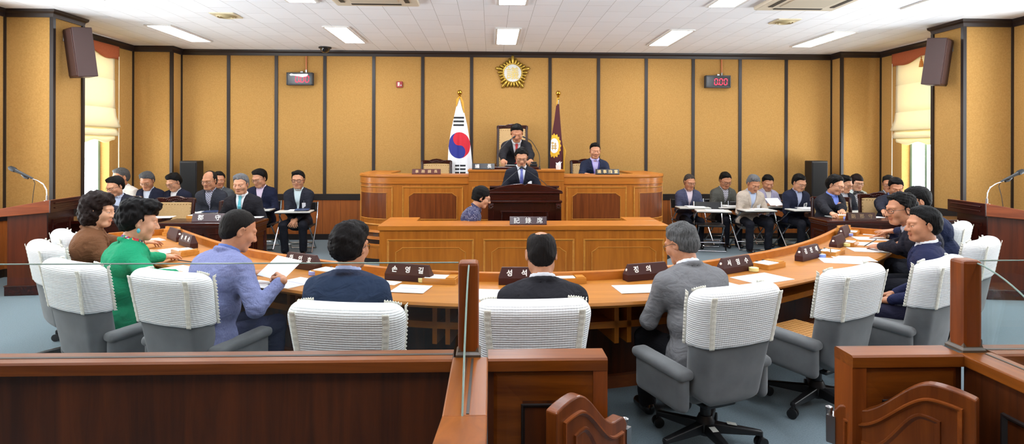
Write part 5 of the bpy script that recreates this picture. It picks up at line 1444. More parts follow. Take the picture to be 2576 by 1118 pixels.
# ------------------------------------------------------------------ folding chairs with writing tablets
def tablet_chair():
    a = empty('tablet_chair', (0, 0, 0)); w = .215
    for sx in (-1, 1):
        mb = MB(); mb.tube([(sx*w, -.245, .80), (sx*w, -.215, .62), (sx*w, -.13, .42), (sx*w, .17, .03), (sx*w, .19, .014)], .0115, 8); mb.build('front_leg', M_CHROME, a, smooth=True)
        mb = MB(); mb.tube([(sx*(w-.03), .19, .425), (sx*(w-.03), .0, .25), (sx*(w-.03), -.25, .03), (sx*(w-.03), -.265, .014)], .0115, 8); mb.build('rear_leg', M_CHROME, a, smooth=True)
    for (xa, y_, z_, r_) in ((w, .19, .014, .0115), (w-.03, -.265, .014, .0115), (w, .09, .14, .009), (w-.03, -.16, .12, .009)):
        mb = MB(); mb.tube([(-xa, y_, z_), (xa, y_, z_)], r_, 8); mb.build('crossbar', M_CHROME, a, smooth=True)
    MB().rbox((0, .02, .432), (.40, .38, .035), .015).build('seat', M_BLKLEA, a)
    MB().rbox((0, -.232, .715), (.405, .032, .16), .014, rot=(math.radians(9), 0, 0)).build('backrest', M_BLKLEA, a)
    for sx in (1,):
        mb = MB(); mb.tube([(sx*(w+.02), -.14, .44), (sx*(w+.03), .05, .50), (sx*(w+.03), .20, .60), (sx*(w+.02), .24, .66), (sx*(w-.03), .26, .675), (-.12, .26, .675)], .0105, 8); mb.build('tablet_arm', M_CHROME, a, smooth=True)
    MB().rbox((0, .30, .697), (.50, .29, .022), .006).build('tablet', [mat('tablet_board', (208, 206, 198), .4)], a)
    MB().rbox((0, .30, .684), (.51, .30, .014), .005).build('tablet_edge', M_BLACK, a)
    return a
tab0 = tablet_chair(); TAB = []
def place_tab(x, y, rz, label):
    c = tab0 if not TAB else dup(tab0); c.location = (x, y, 0); c.scale = (1, 1, .92); c.rotation_euler = (0, 0, math.radians(rz)); tag(c, label, 'folding chair', 'folding chairs with writing tablets'); TAB.append(c)
p = AZ(1796, 634, .0); place_tab(p.x, p.y+.17, 168, 'empty chrome folding chair with black back on the right of the rostrum')
# ------------------------------------------------------------------ flags
def flag_grid(name, parent, prof, ys, fold, nz, nu, pick, mats, top, bot):
    """prof(t)->(left,right) world offsets along x for t from 0 (top) to 1; fold: depth waves"""
    vs = []; fs = []; ms = []
    for i in range(nz+1):
        t = i/nz; l, r = prof(t); z = top+(bot-top)*t
        for j in range(nu+1):
            u = j/nu; vs.append((l+(r-l)*u, fold(u, t), z))
    for i in range(nz):
        for j in range(nu):
            fs.append((i*(nu+1)+j, i*(nu+1)+j+1, (i+1)*(nu+1)+j+1, (i+1)*(nu+1)+j))
            a, b = vs[fs[-1][0]], vs[fs[-1][2]]; ms.append(pick((a[0]+b[0])/2, (a[2]+b[2])/2))
    me = bpy.data.meshes.new(name); me.from_pydata(vs, [], fs)
    for m in mats: me.materials.append(m)
    me.polygons.foreach_set('material_index', ms); me.shade_smooth()
    o = bpy.data.objects.new(name, me); COL.objects.link(o); o.parent = parent
    md = o.modifiers.new('solid', 'SOLIDIFY'); md.thickness = .004
    return o
YFL = 10.0
def interp(T, t):
    for (a, b), (c, d) in zip(T, T[1:]):
        if a <= t <= c: return b+(d-b)*(t-a)/(c-a)
    return T[-1][1]
def flagpole(px, py, label):
    c = AY(px, py, YFL); a = empty('flag', (c.x, YFL, .42), 0, label, 'flag')
    zt = c.z-.42
    MB().lathe([(.16, 0), (.16, .02), (.05, .05), (.03, .10)], n=20).build('stand', M_GOLD, a, smooth=True)
    MB().tube([(0, 0, .05), (0, 0, zt-.10)], .014, 10).build('pole', M_CHROME, a, smooth=True)
    mb = MB(); mb.ell((0, 0, zt), (.042, .042, .045), 16); mb.lathe([(.012, -.11), (.022, -.10), (.018, -.075), (.026, -.06), (.012, -.045)], (0, 0, zt), 14); mb.build('finial', mat('polished_gold', (200, 156, 60), .15, metal=1), a, smooth=True)
    return a, c
a, c = flagpole(1156, 233, 'white national flag with red and blue circle hanging left of the chairman')
def L(px, py): p = AY(px, py, YFL-.06); return (p.x-c.x, p.z-.42)
top = L(1156, 246)[1]; bot = L(1156, 452)[1]
tz = lambda py: (L(1156, py)[1]-top)/(bot-top)
PL = [(0, L(1153, 250)[0]), (tz(275), L(1146, 275)[0]), (tz(330), L(1134, 330)[0]), (tz(370), L(1128, 370)[0]), (1, L(1124, 445)[0])]
PR = [(0, L(1160, 250)[0]), (tz(268), L(1164, 268)[0]), (tz(315), L(1175, 315)[0]), (tz(370), L(1184, 370)[0]), (1, L(1192, 445)[0])]
cx_, cz_ = L(1155.5, 366); rx = (L(1183, 366)[0]-L(1128, 366)[0])/2; rz_ = (L(1155, 333)[1]-L(1155, 399)[1])/2
def pick(x, z):
    u, v = (x-cx_)/rx, (z-cz_)/rz_
    if u*u+v*v <= 1:
        ax, az = -.06, .5
        if (u-ax)**2+(v-az)**2 <= .25: return 1
        if (u+ax)**2+(v+az)**2 <= .25: return 2
        return 1 if u*.992+v*.12 > 0 else 2
    def bars(x0, x1, y0, y1, broken):
        (xa, za), (xb, zb) = L(x0, y0), L(x1, y1)
        if not (xa <= x <= xb and zb <= z <= za): return False
        sl = 0; t = (za-z)/(za-zb); k = int(t*5)
        if k % 2: return False
        return not (broken and abs((x-xa)/(xb-xa)-.42) < .045)
    if bars(1140.5, 1167, 294, 317.5, False): return 3
    if bars(1145.5, 1171.5, 414.5, 437, True): return 3
    return 0
fl = lambda u, t: -.05-.035*math.sin(u*PI)*(.4+t)+.016*t*math.sin(u*13+1.5)+.008*t*math.sin(u*29)
FW = mat('flag_white', (236, 236, 236), .75); FR = mat('flag_red', (200, 24, 44), .7); FB = mat('flag_blue', (32, 42, 132), .7); FK = mat('flag_black', (24, 24, 26), .7)
flag_grid('cloth', a, lambda t: (interp(PL, t), interp(PR, t)), None, fl, 420, 130, pick, [FW, FR, FB, FK], top, bot)
M_FRINGE = mat('gold_fringe', (214, 164, 40), .6, 'noise', (180, 126, 24), 150, bump=.4)
def fringe(a, pts, name='fringe', w=.02):
    mb = MB(); mb.tube(pts, w, 8); mb.build(name, M_FRINGE, a, smooth=True)
fringe(a, [(L(1156, 243)[0], -.06, L(1156, 243)[1]), (L(1150, 252)[0], -.075, L(1150, 252)[1]), (L(1148, 268)[0], -.07, L(1148, 268)[1])], w=[.012, .024, .006])
fringe(a, [(L(1158, 244)[0], -.07, L(1158, 244)[1]), (L(1163, 258)[0], -.075, L(1163, 258)[1]), (L(1167, 284)[0], -.06, L(1167, 284)[1])], w=[.012, .022, .006])
fringe(a, [(L(1131, 425)[0], -.10, L(1131, 425)[1]), (L(1134, 440)[0], -.10, L(1134, 440)[1]), (L(1141, 450)[0], -.10, L(1141, 450)[1])], w=[.012, .03, .03])
a, c = flagpole(1404, 235, 'dark maroon council flag with yellow flower emblem hanging right of the chairman')
top = L(1404, 262)[1]; bot = L(1404, 440)[1]
PL = [(0, L(1400, 262)[0]), (tz(300), L(1395, 300)[0]), (tz(350), L(1387, 350)[0]), (1, L(1382, 440)[0])]
PR = [(0, L(1406, 262)[0]), (tz(300), L(1409, 300)[0]), (tz(350), L(1413, 350)[0]), (tz(370), L(1416, 370)[0]), (1, L(1417, 440)[0])]
ex, ez = L(1394, 367); er = (L(1394, 336)[1]-L(1394, 398)[1])/2
def pick2(x, z):
    u, v = (x-ex)/(er*.56), (z-ez)/er; r = math.hypot(u, v); th = math.atan2(v, u)
    if r < .60:
        q = (abs(u+.22) < .05 and abs(v) < .34) or (abs(v-.22) < .035 and -.4 < u < -.02) or (abs(v+.02) < .035 and -.36 < u < .34) or (abs(v-.12) < .03 and .02 < u < .3) or (abs(v+.2) < .035 and abs(u) < .36) or (abs(u-.16) < .045 and abs(v+.05) < .3); return 3 if q else 2
    if r < .93+.07*math.cos(th*16): return 1
    return 0
FM = mat('flag_maroon', (74, 18, 26), .8); FY = mat('flag_yellow', (232, 178, 36), .7)
fl2 = lambda u, t: -.04-.05*math.sin(u*PI)*(.5+t)+.012*t*math.sin(u*11)
flag_grid('cloth', a, lambda t: (interp(PL, t), interp(PR, t)), None, fl2, 380, 80, pick2, [FM, FY, FW, mat('flag_gilt', (196, 150, 50), .6)], top, bot)
fringe(a, [(L(1402, 245)[0], -.03, L(1402, 245)[1]), (L(1402, 256)[0], -.05, L(1402, 256)[1]), (L(1401, 266)[0], -.05, L(1401, 266)[1])], w=[.006, .014, .010])
fringe(a, [(L(1417, 366)[0], -.06, L(1417, 366)[1]), (L(1421, 380)[0], -.07, L(1421, 380)[1]), (L(1419, 400)[0], -.07, L(1419, 400)[1]), (L(1419, 432)[0], -.07, L(1419, 432)[1])], 'tassel', w=[.008, .018, .014, .02])

# ------------------------------------------------------------------ things on the members' desk
ZD = .711
def tangent(p):
    i = min(range(len(inner)), key=lambda k: (inner[k]-Vector((p.x, p.y))).length); i = min(max(i, 1), len(inner)-2)
    d = inner[i+1]-inner[i-1]; return math.atan2(d.y, d.x)
def name_plate(loc, rz, text, label, L_=.325, m=None, tm=None, size=.044, pitch=.094, dot=True, only=None):
    a = empty('name_plate', loc, rz, label, 'name plate', None)
    mb = MB(); h1, h2 = .042, .108
    def ring(x, y0, y1, z): return [(-x, y0, z), (x, y0, z), (x, y1, z), (-x, y1, z)]
    v = ring(L_/2, -.032, .032, 0)+ring(L_/2, -.032, .032, h1)+[(-L_/2+.020, -.010, h2), (L_/2-.020, -.010, h2), (L_/2-.020, .010, h2), (-L_/2+.020, .010, h2)]
    fs = [(0, 1, 2, 3)]
    for k in (0, 4):
        for j in range(4): fs.append((k+j, k+(j+1) % 4, k+4+(j+1) % 4, k+4+j))
    fs.append((8, 9, 10, 11)); mb.add(v, fs); mb.build('block', m or mat('plate_mahogany', (58, 22, 16), .5, spec=.3), a, bevel=.0015)
    if text:
        t = MB(); n = len(text)
        for i, ch in enumerate(text):
            if ch == ' ': continue
            g = text_mesh(ch, size, .0012, .0012); th = math.atan2(.022, h2-h1)
            g.xf(Matrix.Translation((0, -.021-.001, (h1+h2)/2)) @ Matrix.Rotation(-th, 4, 'X') @ Matrix.Translation(((i-(n-1)/2)*pitch, 0, 0))); g.build('letter', tm or M_WHITE, a)
    if dot:
        for sx in ((-1,) if dot is True else dot):
            mb = MB(); mb.ell((sx*(L_/2-.010), 0, .070), (.006, .010, .010), 8); mb.build('button', M_WHITE, a, smooth=True)
    return a
def on_desk(px, py, z=ZD):
    p = AZ(px, py, z); return p, tangent(p)
for px, py, tx, lab, dt in ((441, 604, '', 'dark name plate furthest along the left arm of the curved desk', (-1, 1)), (474, 620, '송희순', 'name plate with white letters before the woman in green', False),
        (762, 676, '하인호', 'name plate with white letters before the man in the lavender blazer', False), (1030, 706, '손영길', 'name plate with white letters before the man in dark blue', False),
        (1318, 708, '성석 ', 'name plate partly hidden by the head of the balding man in black', False), (1625, 702, '정의 ', 'name plate partly hidden on the left of the man in the grey suit', True),
        (1850, 684, '서임수', 'name plate showing to the right of the man in the grey suit', True), (2034, 652, '김진태', 'name plate beside the blue sponge cup on the right of the desk', True),
        (2108, 622, '', 'glossy name plate before the man holding a pen', True), (2124, 596, '', 'dark name plate furthest along the right arm of the curved desk', True)):
    p, t = on_desk(px, py); n_ = Vector((-math.sin(t), math.cos(t), 0))
    i = min(range(len(inner)), key=lambda k: (inner[k]-Vector((p.x, p.y))).length); q = inner[i]; d = (Vector((p.x, p.y, 0))-Vector((q.x, q.y, 0))).dot(n_)
    if d > -.075: p = p-n_*(d+.075)
    name_plate((p.x, p.y, ZD), t, tx, lab, dot=dt)
def tray(px, py, label, glasses=False, spin=0, z=ZD, t=None):
    p = AZ(px, py, z); t = tangent(p) if t is None else t
    a = empty('card_tray', p, t+spin, label, 'tray')
    mb = MB(); mb.b2((-.11, -.07, 0), (.11, .07, .006))
    for lo, hi in (((-.11, -.07, .006), (.11, -.062, .034)), ((-.11, .062, .006), (.11, .07, .034)), ((-.11, -.062, .006), (-.103, .062, .034)), ((.103, -.062, .006), (.11, .062, .034))): mb.b2(lo, hi)
    mb.build('box', M_EDGE, a)
    MB().b2((.045, -.062, .030), (.102, .062, .042)).build('lid', M_EDGE, a)
    MB().b2((-.10, -.058, .008), (.04, .058, .037)).build('cards', M_PAPER, a)
    mb = MB(); mb.rbox((-.05, .062, .036), (.016, .014, .012), .003).rbox((.03, .062, .036), (.016, .014, .012), .003); mb.build('clips', M_BLACK, a)
    return a
for px, py, lab in ((466, 640, 'wooden card tray on the desk before the woman in green'), (832, 692, 'wooden card tray left of the man in dark blue'), (1112, 710, 'wooden card tray right of the yellow cup before the man in dark blue'), (1428, 709, 'wooden card tray right of the balding man in black'), (1934, 672, 'wooden card tray beside the yellow cup right of the grey suit'), (2092, 640, 'wooden card tray with folded glasses lying on it'), (2134, 616, 'wooden card tray before the man holding a pen'), (2140, 590, 'wooden card tray at the far right end of the curved desk')):
    tray(px, py, lab)
p, t = on_desk(2090, 637, .75); a = empty('folded_glasses', (p.x, p.y, .749), t+.4, 'folded metal glasses lying on a wooden card tray', 'glasses')
mb = MB()
for sx in (-1, 1): mb.tube([(sx*.032+.025*math.cos(k*PI/8), 0, .022+.021*math.sin(k*PI/8)) for k in range(16)], .0016, 6, closed=True)
mb.tube([(-.008, 0, .026), (.008, 0, .026)], .0016, 6)
for sx in (-1, 1): mb.tube([(sx*.057, .0, .028), (sx*.052, .06, .012), (sx*.04, .12, .002)], .0016, 6)
mb.build('frame', mat('gold_wire', (150, 120, 70), .3, metal=.8), a, smooth=True)
for px, py, cl, lab in ((790, 692, (150, 160, 225), 'blue sponge cup beside the paper held by the lavender blazer'), (1066, 710, (232, 224, 150), 'yellow sponge cup right of the plate before the man in dark blue'), (1897, 683, (236, 226, 150), 'yellow sponge cup on the desk right of the grey suit'), (2067, 648, (140, 160, 226), 'blue sponge cup before the tray with the folded glasses'), (2129, 620, (230, 222, 140), 'yellow sponge cup before the man holding a pen'), (2137, 594, (136, 150, 222), 'blue sponge cup at the far right end of the curved desk')):
    p, t = on_desk(px, py); a = empty('sponge_cup', p, t, lab, 'sponge cup')
    mb = MB(); mb.lathe([(.030, 0), (.034, .003), (.034, .026), (.030, .028), (.029, .024)], n=22); mb.build('cup', mat('cup_%d' % cl[0], cl, .35), a, smooth=True)
    MB().lathe([(.028, .018), (.026, .027), (.001, .030)], n=18).build('sponge', mat('sponge', (238, 228, 170), .9), a, smooth=True)
def sheet(px, py, w, h, spin, label, z=ZD, n=1, t=None, bluebar=False, thick=.002):
    p = AZ(px, py, z); t = tangent(p) if t is None else t
    a = empty('paper', (p.x, p.y, z), t+math.radians(spin), label, 'paper'); r = random.Random(px)
    mb = MB()
    for k in range(n): mb.box((r.uniform(-.004, .004), r.uniform(-.004, .004), thick*(k+.5)), (w, h, thick*.9), (0, 0, r.uniform(-.02, .02)))
    mb.build('sheets', M_PAPER, a)
    mb = MB()
    for k in range(3): mb.box((-w*.1+.02*k, h*.28-k*h*.22, thick*n+.0004), (w*.45, .0025, .0006))
    mb.build('printed_lines', mat('print_grey', (196, 198, 204), .8), a)
    if bluebar: mb = MB(); mb.box((0, 0, thick*n+.0006), (w*.9, .008, .0006)); mb.build('blue_bar', mat('print_blue', (160, 168, 214), .7), a)
    return a
for px, py, w_, h_, sp, lab, n, bb in ((388, 604, .21, .14, 4, 'small white card on the left arm of the desk', 1, False), (412, 634, .24, .30, 8, 'printed white papers in front of the woman in green', 2, False), (398, 648, .22, .20, -12, 'loose white sheet by the arm of the woman in green', 1, False),
        (450, 680, .30, .21, 0, 'white sheet under the hand of the woman in green', 1, False), (660, 716, .22, .16, 4, 'white sheet left of the hand of the lavender blazer', 1, False), (742, 712, .21, .26, -6, 'white sheet with a blue line under the hand of the lavender blazer', 1, True),
        (975, 712, .16, .10, 0, 'white sheet against the elbow of the man in dark blue', 1, False), (1036, 728, .21, .20, 4, 'white sheet with a blue line below the yellow cup', 2, True), (1236, 742, .21, .25, -4, 'white sheet left of the man in black', 1, False),
        (1608, 728, .28, .21, -8, 'white sheets on the desk left of the man in the grey suit', 2, False), (1828, 722, .21, .22, 0, 'white sheet at the right elbow of the man in the grey suit', 1, False), (1918, 701, .34, .24, -4, 'large white sheet on the desk right of the grey suit', 1, False),
        (2118, 658, .21, .29, 34, 'white sheet with a blue mark near the folded glasses', 2, True), (2146, 651, .21, .29, 34, 'white sheet behind the one with a blue mark near the glasses', 1, False), (2186, 630, .21, .29, 30, 'white folder of papers under the pen hand', 2, False),
        (2192, 615, .21, .29, 25, 'white sheet under the wrist of the man holding a pen', 1, False), (2190, 601, .21, .29, 25, 'white sheet under the hand with the steel watch', 1, False), (2200, 588, .30, .21, 10, 'white sheet at the far right end of the curved desk', 1, False)):
    sheet(px, py, w_, h_, sp, lab, n=n, bluebar=bb)

# ------------------------------------------------------------------ things on the rostrum and the clerk desks
M_PLATEK = mat('plate_black', (26, 22, 22), .3)
def desk_plate(px, py, Y, z, L_, h, text, label, m, tm, size, pitch, bold=.001):
    p = AY(px, py, Y); a = empty('name_plate', (p.x, Y, z), 0, label, 'name plate')
    mb = MB(); mb.prism([(-.035, 0), (.035, 0), (.035, .01), (.006, h), (-.006, h), (-.035, .01)], 'x', -L_/2, L_/2); mb.build('block', m, a, bevel=.0015)
    t = MB(); n = len(text)
    for i, ch in enumerate(text): 
        g = text_mesh(ch, size, .0012, bold); th = math.atan2(.029, h-.01)
        g.xf(Matrix.Translation((0, -.0205-.0012, (h+.01)/2)) @ Matrix.Rotation(-th, 4, 'X') @ Matrix.Translation(((i-(n-1)/2)*pitch, 0, 0))); g.build('letter', tm, a)
    return a
M_LG = mat('letter_gilt', (226, 200, 140), .4); M_LDIM = mat('letter_dim_gold', (120, 92, 58), .5)
desk_plate(1073, 438, 8.52, 1.212, .40, .075, '事務課長', 'maroon name plate before the empty armchair on the rostrum', mat('plate_maroon', (84, 36, 30), .35), mat('letter_tan', (206, 176, 130), .5), .052, .088, .0003)
desk_plate(1216, 420, 8.42, 1.285, .315, .085, '議長', 'black name plate with two white characters before the chairman', M_PLATEK, M_WHITE, .064, .17, .0006)
desk_plate(1528, 438, 8.52, 1.212, .335, .078, '議事擔當', 'black name plate with gold characters before the clerk on the rostrum', M_PLATEK, M_LG, .056, .080, .0004)
desk_plate(1329, 568, 6.26, .785, .385, .085, '記錄席', 'dark name plate with three white characters on the recorder desk', mat('plate_plum', (62, 40, 44), .25), M_WHITE, .066, .12, 0)
desk_plate(529, 552, 6.90, .74, .38, .095, '郡守', 'dark plum name plate on the left side desk before the cyan tie', mat('plate_plum', (62, 40, 44), .25), M_WHITE, .066, .19, .0006)
desk_plate(2166, 546, 6.98, .74, .34, .09, '副郡守', 'dark name plate with dim gold characters on the right side desk', M_MAHOG, M_LDIM, .056, .105, .0003)
ct = AY(1300, 420, 8.6)
a = empty('chairman_board', (ct.x-.02, 8.62, 1.285), 0, 'dark reading board on the raised centre of the rostrum', 'reading board')
MB().rbox((0, 0, .018), (.66, .40, .036), .006).build('board', M_MAHOG, a)
sheet(1296, 416, .30, .21, 0, 'white paper on the reading board of the chairman', z=1.322, n=2, t=0)
a = empty('tissue_cup', (AY(1405, 420, 8.45).x, 8.46, 1.285), 0, 'white cup holding tissue at the right end of the raised centre', 'cup')
MB().lathe([(.034, 0), (.038, .06), (.036, .062), (.03, .01)], n=18).build('cup', mat('cup_white', (225, 222, 220), .4), a, smooth=True)
mb = MB(); r = random.Random(4)
for k in range(7): mb.tube([(0, 0, .04), (r.uniform(-.03, .03), r.uniform(-.02, .02), .075), (r.uniform(-.06, .06), r.uniform(-.03, .03), .09+r.random()*.03)], [.012, .014, .003], 6)
mb.build('tissue', M_PAPER, a, smooth=True)
a = empty('desk_phone', (AY(1343, 415, 8.7).x, 8.72, 1.321), 0, 'small black telephone beside the reading board', 'telephone')
MB().rbox((0, 0, .02), (.10, .12, .04), .008).build('body', M_BLACK, a); MB().rbox((0, .01, .055), (.09, .035, .025), .01).build('handset', M_BLACK, a)
gx = AY(1251, 420, 8.5).x; gx2 = AY(1357, 420, 8.5).x; tip = AY(1290, 352, 8.75); tip2 = AY(1322, 352, 8.75)
gooseneck('gooseneck_microphone', (gx, 8.48, 1.285), [(gx, 8.48, 1.33), (gx, 8.5, 1.45), (gx+.04, 8.55, 1.56), (tip.x-.08, 8.7, 1.68), (tip.x, 8.78, 1.735)], 'thin gooseneck microphone on the left before the chairman', .005)
gooseneck('gooseneck_microphone', (gx2, 8.48, 1.285), [(gx2, 8.48, 1.33), (gx2-.0, 8.5, 1.47), (gx2-.03, 8.55, 1.56), (tip2.x+.08, 8.7, 1.69), (tip2.x, 8.78, 1.735)], 'thin gooseneck microphone on the right before the chairman', .005)
# side desk papers and boxes
tray(500, 549, 'wooden card tray on the left side desk beside the plum plate', z=.74, t=.0)
sheet(640, 547, .2, .15, 0, 'white sheet at the right end of the left side desk', z=.741, t=.1)
sheet(405, 547, .28, .21, 0, 'white paper on the desk by the left window', z=.741, t=.15)
sheet(330, 541, .21, .25, 0, 'open book pages before the man reading by the left window', z=.741, t=.1, n=3)
tray(2122, 548, 'wooden card tray with raised lid on the right side desk', z=.74, t=0)
a = empty('sponge_cup', AZ(2130, 552, .74), 0, 'blue sponge cup beside the tray on the right side desk', 'sponge cup')
MB().lathe([(.03, 0), (.034, .003), (.034, .03), (.028, .031), (.001, .028)], n=18).build('cup', mat('cup_140', (140, 160, 226), .35), a, smooth=True)
sheet(2110, 546, .24, .2, 0, 'white notes under the hands of the man in the blue shirt', z=.741, t=0, n=2)
sheet(2203, 547, .18, .12, 8, 'white card right of the dim gold plate', z=.741, t=0)
# ------------------------------------------------------------------ the people in the hall
def desk(px, py, z=.745): return AZ(px, py, z)
NAVY = (34, 37, 54); BLACK = (32, 31, 35)
K = (24, 21, 20); GREY = (112, 110, 110)
SK1 = (208, 158, 126); SK2 = (196, 142, 110); SK3 = (218, 172, 142)
def P(label, px, py, Y, facing, near=False, **o):
    c = AY(px, py, Y); return person(label, c, facing, o, near)
# members at the curved desk
P('person, woman with curly dark hair in a brown jacket at the left of the desk', 248, 485, 4.72, -60, True, jacket=(116, 78, 52), jacketkind='suit', shirt=(150, 110, 84), hair='bob', haircol=(52, 30, 24), curl=.006, vol=.014, yaw=-22, pitch=8, lean=6, tone=SK3, shoulders=.055, width=.93, hs=1.16, vdepth=.2, R=(desk(360, 640), 'rest', 'w'), L=(desk(392, 612), 'rest', 'w'), trousers=(40, 36, 36))
P('person, woman with swept up black hair in a green jacket and bright scarf', 352, 505, 4.12, -44, True, jacket=(30, 148, 104), shirt=(60, 120, 110), shirtkind='floral', hair='updo', haircol=(26, 22, 22), curl=.004, vol=.012, yaw=-12, pitch=14, lean=10, tone=SK3, shoulders=.052, width=.92, hs=1.16, earring=1, vdepth=.16, R=(desk(448, 690), 'flat', 'w', ((-.9, .35, 0), 8, 'w')), L=(desk(420, 648), 'rest', 'w'), trousers=(40, 38, 44), poleR=(1, -.2, -.3))
P('person, man with cropped hair in a lavender blue blazer holding a sheet', 602, 524, 3.72, -30, True, width=1.08, jacket=(132, 138, 178), jacketkind='linen', jacket2=(112, 118, 158), shirt=(90, 110, 170), hair='short', haircol=(46, 40, 36), vol=.003, mess=.001, fringe=-.004, yaw=-22, pitch=30, lean=16, tone=SK2, hs=1.12, brow=4, R=(desk(712, 704, .80), 'grip', 'w', ((-.45, .85, .1), 40, 'w')), L=(desk(640, 690, .77), 'hold', 'w'), trousers=(50, 54, 84))
P('person, man with thick black hair in a dark blue jacket seen from behind', 884, 556, 3.18, -6, True, width=1.12, jacket=(42, 56, 82), shirt=(170, 180, 215), hair='short', haircol=(34, 26, 24), vol=.016, mess=.005, yaw=-14, pitch=10, lean=6, tone=SK2, glasses=True, hs=1.14, R=((.16, .30, .66), 'rest', 'l'), L=((-.14, .30, .66), 'rest', 'l'), trousers=(40, 48, 76))
P('person, balding man in a black suit seen from behind', 1362, 578, 3.05, 2, True, width=1.14, jacket=(40, 39, 44), shirt=(226, 228, 234), hair='bald_top', haircol=(46, 38, 36), vol=.004, pitch=26, lean=10, tone=SK2, hs=1.08, R=(desk(1405, 738), 'rest', 'w'), L=(desk(1300, 738), 'rest', 'w'))
P('person, grey haired man in a grey suit leaning over the desk', 1714, 557, 3.42, 14, True, width=1.10, jacket=(122, 122, 124), jacket2=(108, 108, 110), shirt=(226, 228, 234), hair='short', haircol=(118, 118, 118), vol=.008, yaw=24, pitch=30, lean=14, tone=SK2, glasses=(60, 50, 40), hs=1.10, brow=5, R=(desk(1740, 725), 'rest', 'w'), L=(desk(1655, 732), 'rest', 'w'), trousers=(34, 34, 38), knees=.15)
P('person, man in navy jacket and open white collar in profile on the right', 2322, 518, 4.02, 54, True, width=1.1, jacket=(36, 40, 70), shirt=(232, 234, 240), hair='short', haircol=K, vol=.012, yaw=24, pitch=4, lean=2, tone=SK2, hs=1.12, R=((.16, .26, .62), 'rest', 'l'), L=((-.12, .28, .62), 'rest', 'l'), trousers=(40, 40, 60))
P('person, man with glasses in a dark suit holding a pen on the right', 2266, 483, 4.72, 62, True, width=1.08, jacket=(38, 38, 48), shirt=(200, 205, 220), hair='short', haircol=K, vol=.012, mess=.005, yaw=24, pitch=10, lean=24, tone=SK2, glasses=True, hs=1.10, R=(desk(2232, 616), 'pen', 'w', ((-1, .05, -.1), 35, 'w')), L=(desk(2205, 622), 'rest', 'w'))
P('person, dark haired man behind the one with the pen, steel watch on the wrist', 2306, 468, 5.38, 66, True, jacket=(34, 40, 66), shirt=(200, 205, 220), hair='short', haircol=K, vol=.012, yaw=10, pitch=20, lean=20, tone=SK2, hs=1.10, R=(desk(2230, 592), 'flat', 'w', ((-1, .0, -.05), 10, 'w')), L=(desk(2205, 586), 'flat', 'w', ((-1, .0, 0), 5, 'w')), watch=1, sleeveoff=.055)
# rostrum, lectern, recorder
P('person, chairman in a black suit and red tie leaning over the rostrum', 1300, 311, 9.18, 180, jacket=BLACK, shirt=(230, 232, 236), tie=(206, 62, 62), hair='short', haircol=K, vol=.010, pitch=34, lean=24, tone=SK2, pin=-1, base=.66, hs=1.10, R=(AY(1264, 414, 8.72), 'rest', 'w'), L=(AY(1338, 414, 8.72), 'rest', 'w'), poleR=(.9, -.2, -.3), poleL=(-.9, -.2, -.3))
P('person, man with glasses in a dark suit standing at the centre lectern', 1312, 371, 7.98, 180, stand=True, jacket=(34, 35, 44), shirt=(230, 232, 238), tie=(66, 74, 142), tie2=(110, 116, 180), hair='short', haircol=K, vol=.013, mess=.004, pitch=28, lean=4, tone=SK1, glasses=True, hs=1.08, badge=-.12, R=((.16, .28, 1.08), 'rest', 'l'), L=((-.16, .28, 1.08), 'rest', 'l'), vdepth=.34)
P('person, clerk in a navy jacket and lavender shirt on the right of the rostrum', 1497, 358, 9.22, 180, jacket=(38, 44, 64), shirt=(192, 182, 226), lanyard=(70, 60, 150), hair='short', haircol=K, vol=.006, pitch=14, lean=6, tone=SK1, base=.42, hs=1.06, R=(AY(1474, 439, 8.85), 'rest', 'w'), L=(AY(1530, 439, 8.85), 'rest', 'w'), belly=.02)
P('person, recorder with short black hair in a navy dotted blouse, in profile', 1212, 468, 6.78, -88, True, shirt=(40, 42, 78), shirtkind='dots', sleeve=.5, hair='bangs', length=.055, vol=.014, haircol=K, pitch=26, lean=18, tone=SK3, glasses=True, hs=1.10, collar=True, R=((.14, .32, .74), 'rest', 'l'), L=((-.12, .34, .74), 'rest', 'l'))
# seated rows on the left
def row(label, px, py, Y, facing, chair=True, clab=None, **o):
    o.setdefault('hs', 1.19); o.setdefault('seat', .42)
    b, i = P(label, px, py, Y, facing, **o)
    if chair: place_tab(i['root'].x, i['root'].y, facing, clab or ('folding chair under the '+label.replace('person, ', '')[:70]))
    return b, i
row('person, grey haired man in a cream jacket by the left window', 303, 421, 9.3, 168, jacket=(226, 222, 212), shirt=(220, 220, 220), hair='short', haircol=(104, 102, 100), vol=.008, pitch=16, yaw=-16, tone=SK2, clab='folding chair under the man in the cream jacket')
P('person, man with glasses in a dark suit reading by the left window', 290, 442, 7.80, 196, jacket=(36, 38, 50), shirt=(196, 206, 228), hair='short', haircol=K, vol=.010, pitch=30, yaw=-34, lean=12, tone=SK1, glasses=True, R=(desk(318, 540, .765), 'rest', 'w'), L=(desk(345, 540, .765), 'rest', 'w'))
row('person, grey haired man in a navy suit with head bowed near the left corner', 370, 431, 9.3, 184, jacket=NAVY, shirt=(206, 216, 232), hair='short', haircol=(104, 104, 106), vol=.010, pitch=36, tone=SK2, glasses=(120, 110, 90), clab='folding chair under the grey haired man near the left corner')
row('person, black haired man in a navy suit and white shirt before the column speaker', 437, 435, 9.35, 176, jacket=NAVY, shirt=(232, 234, 238), hair='short', haircol=K, vol=.012, pitch=36, yaw=-18, tone=SK1, glasses=(110, 110, 110), clab='folding chair under the man before the left column speaker')
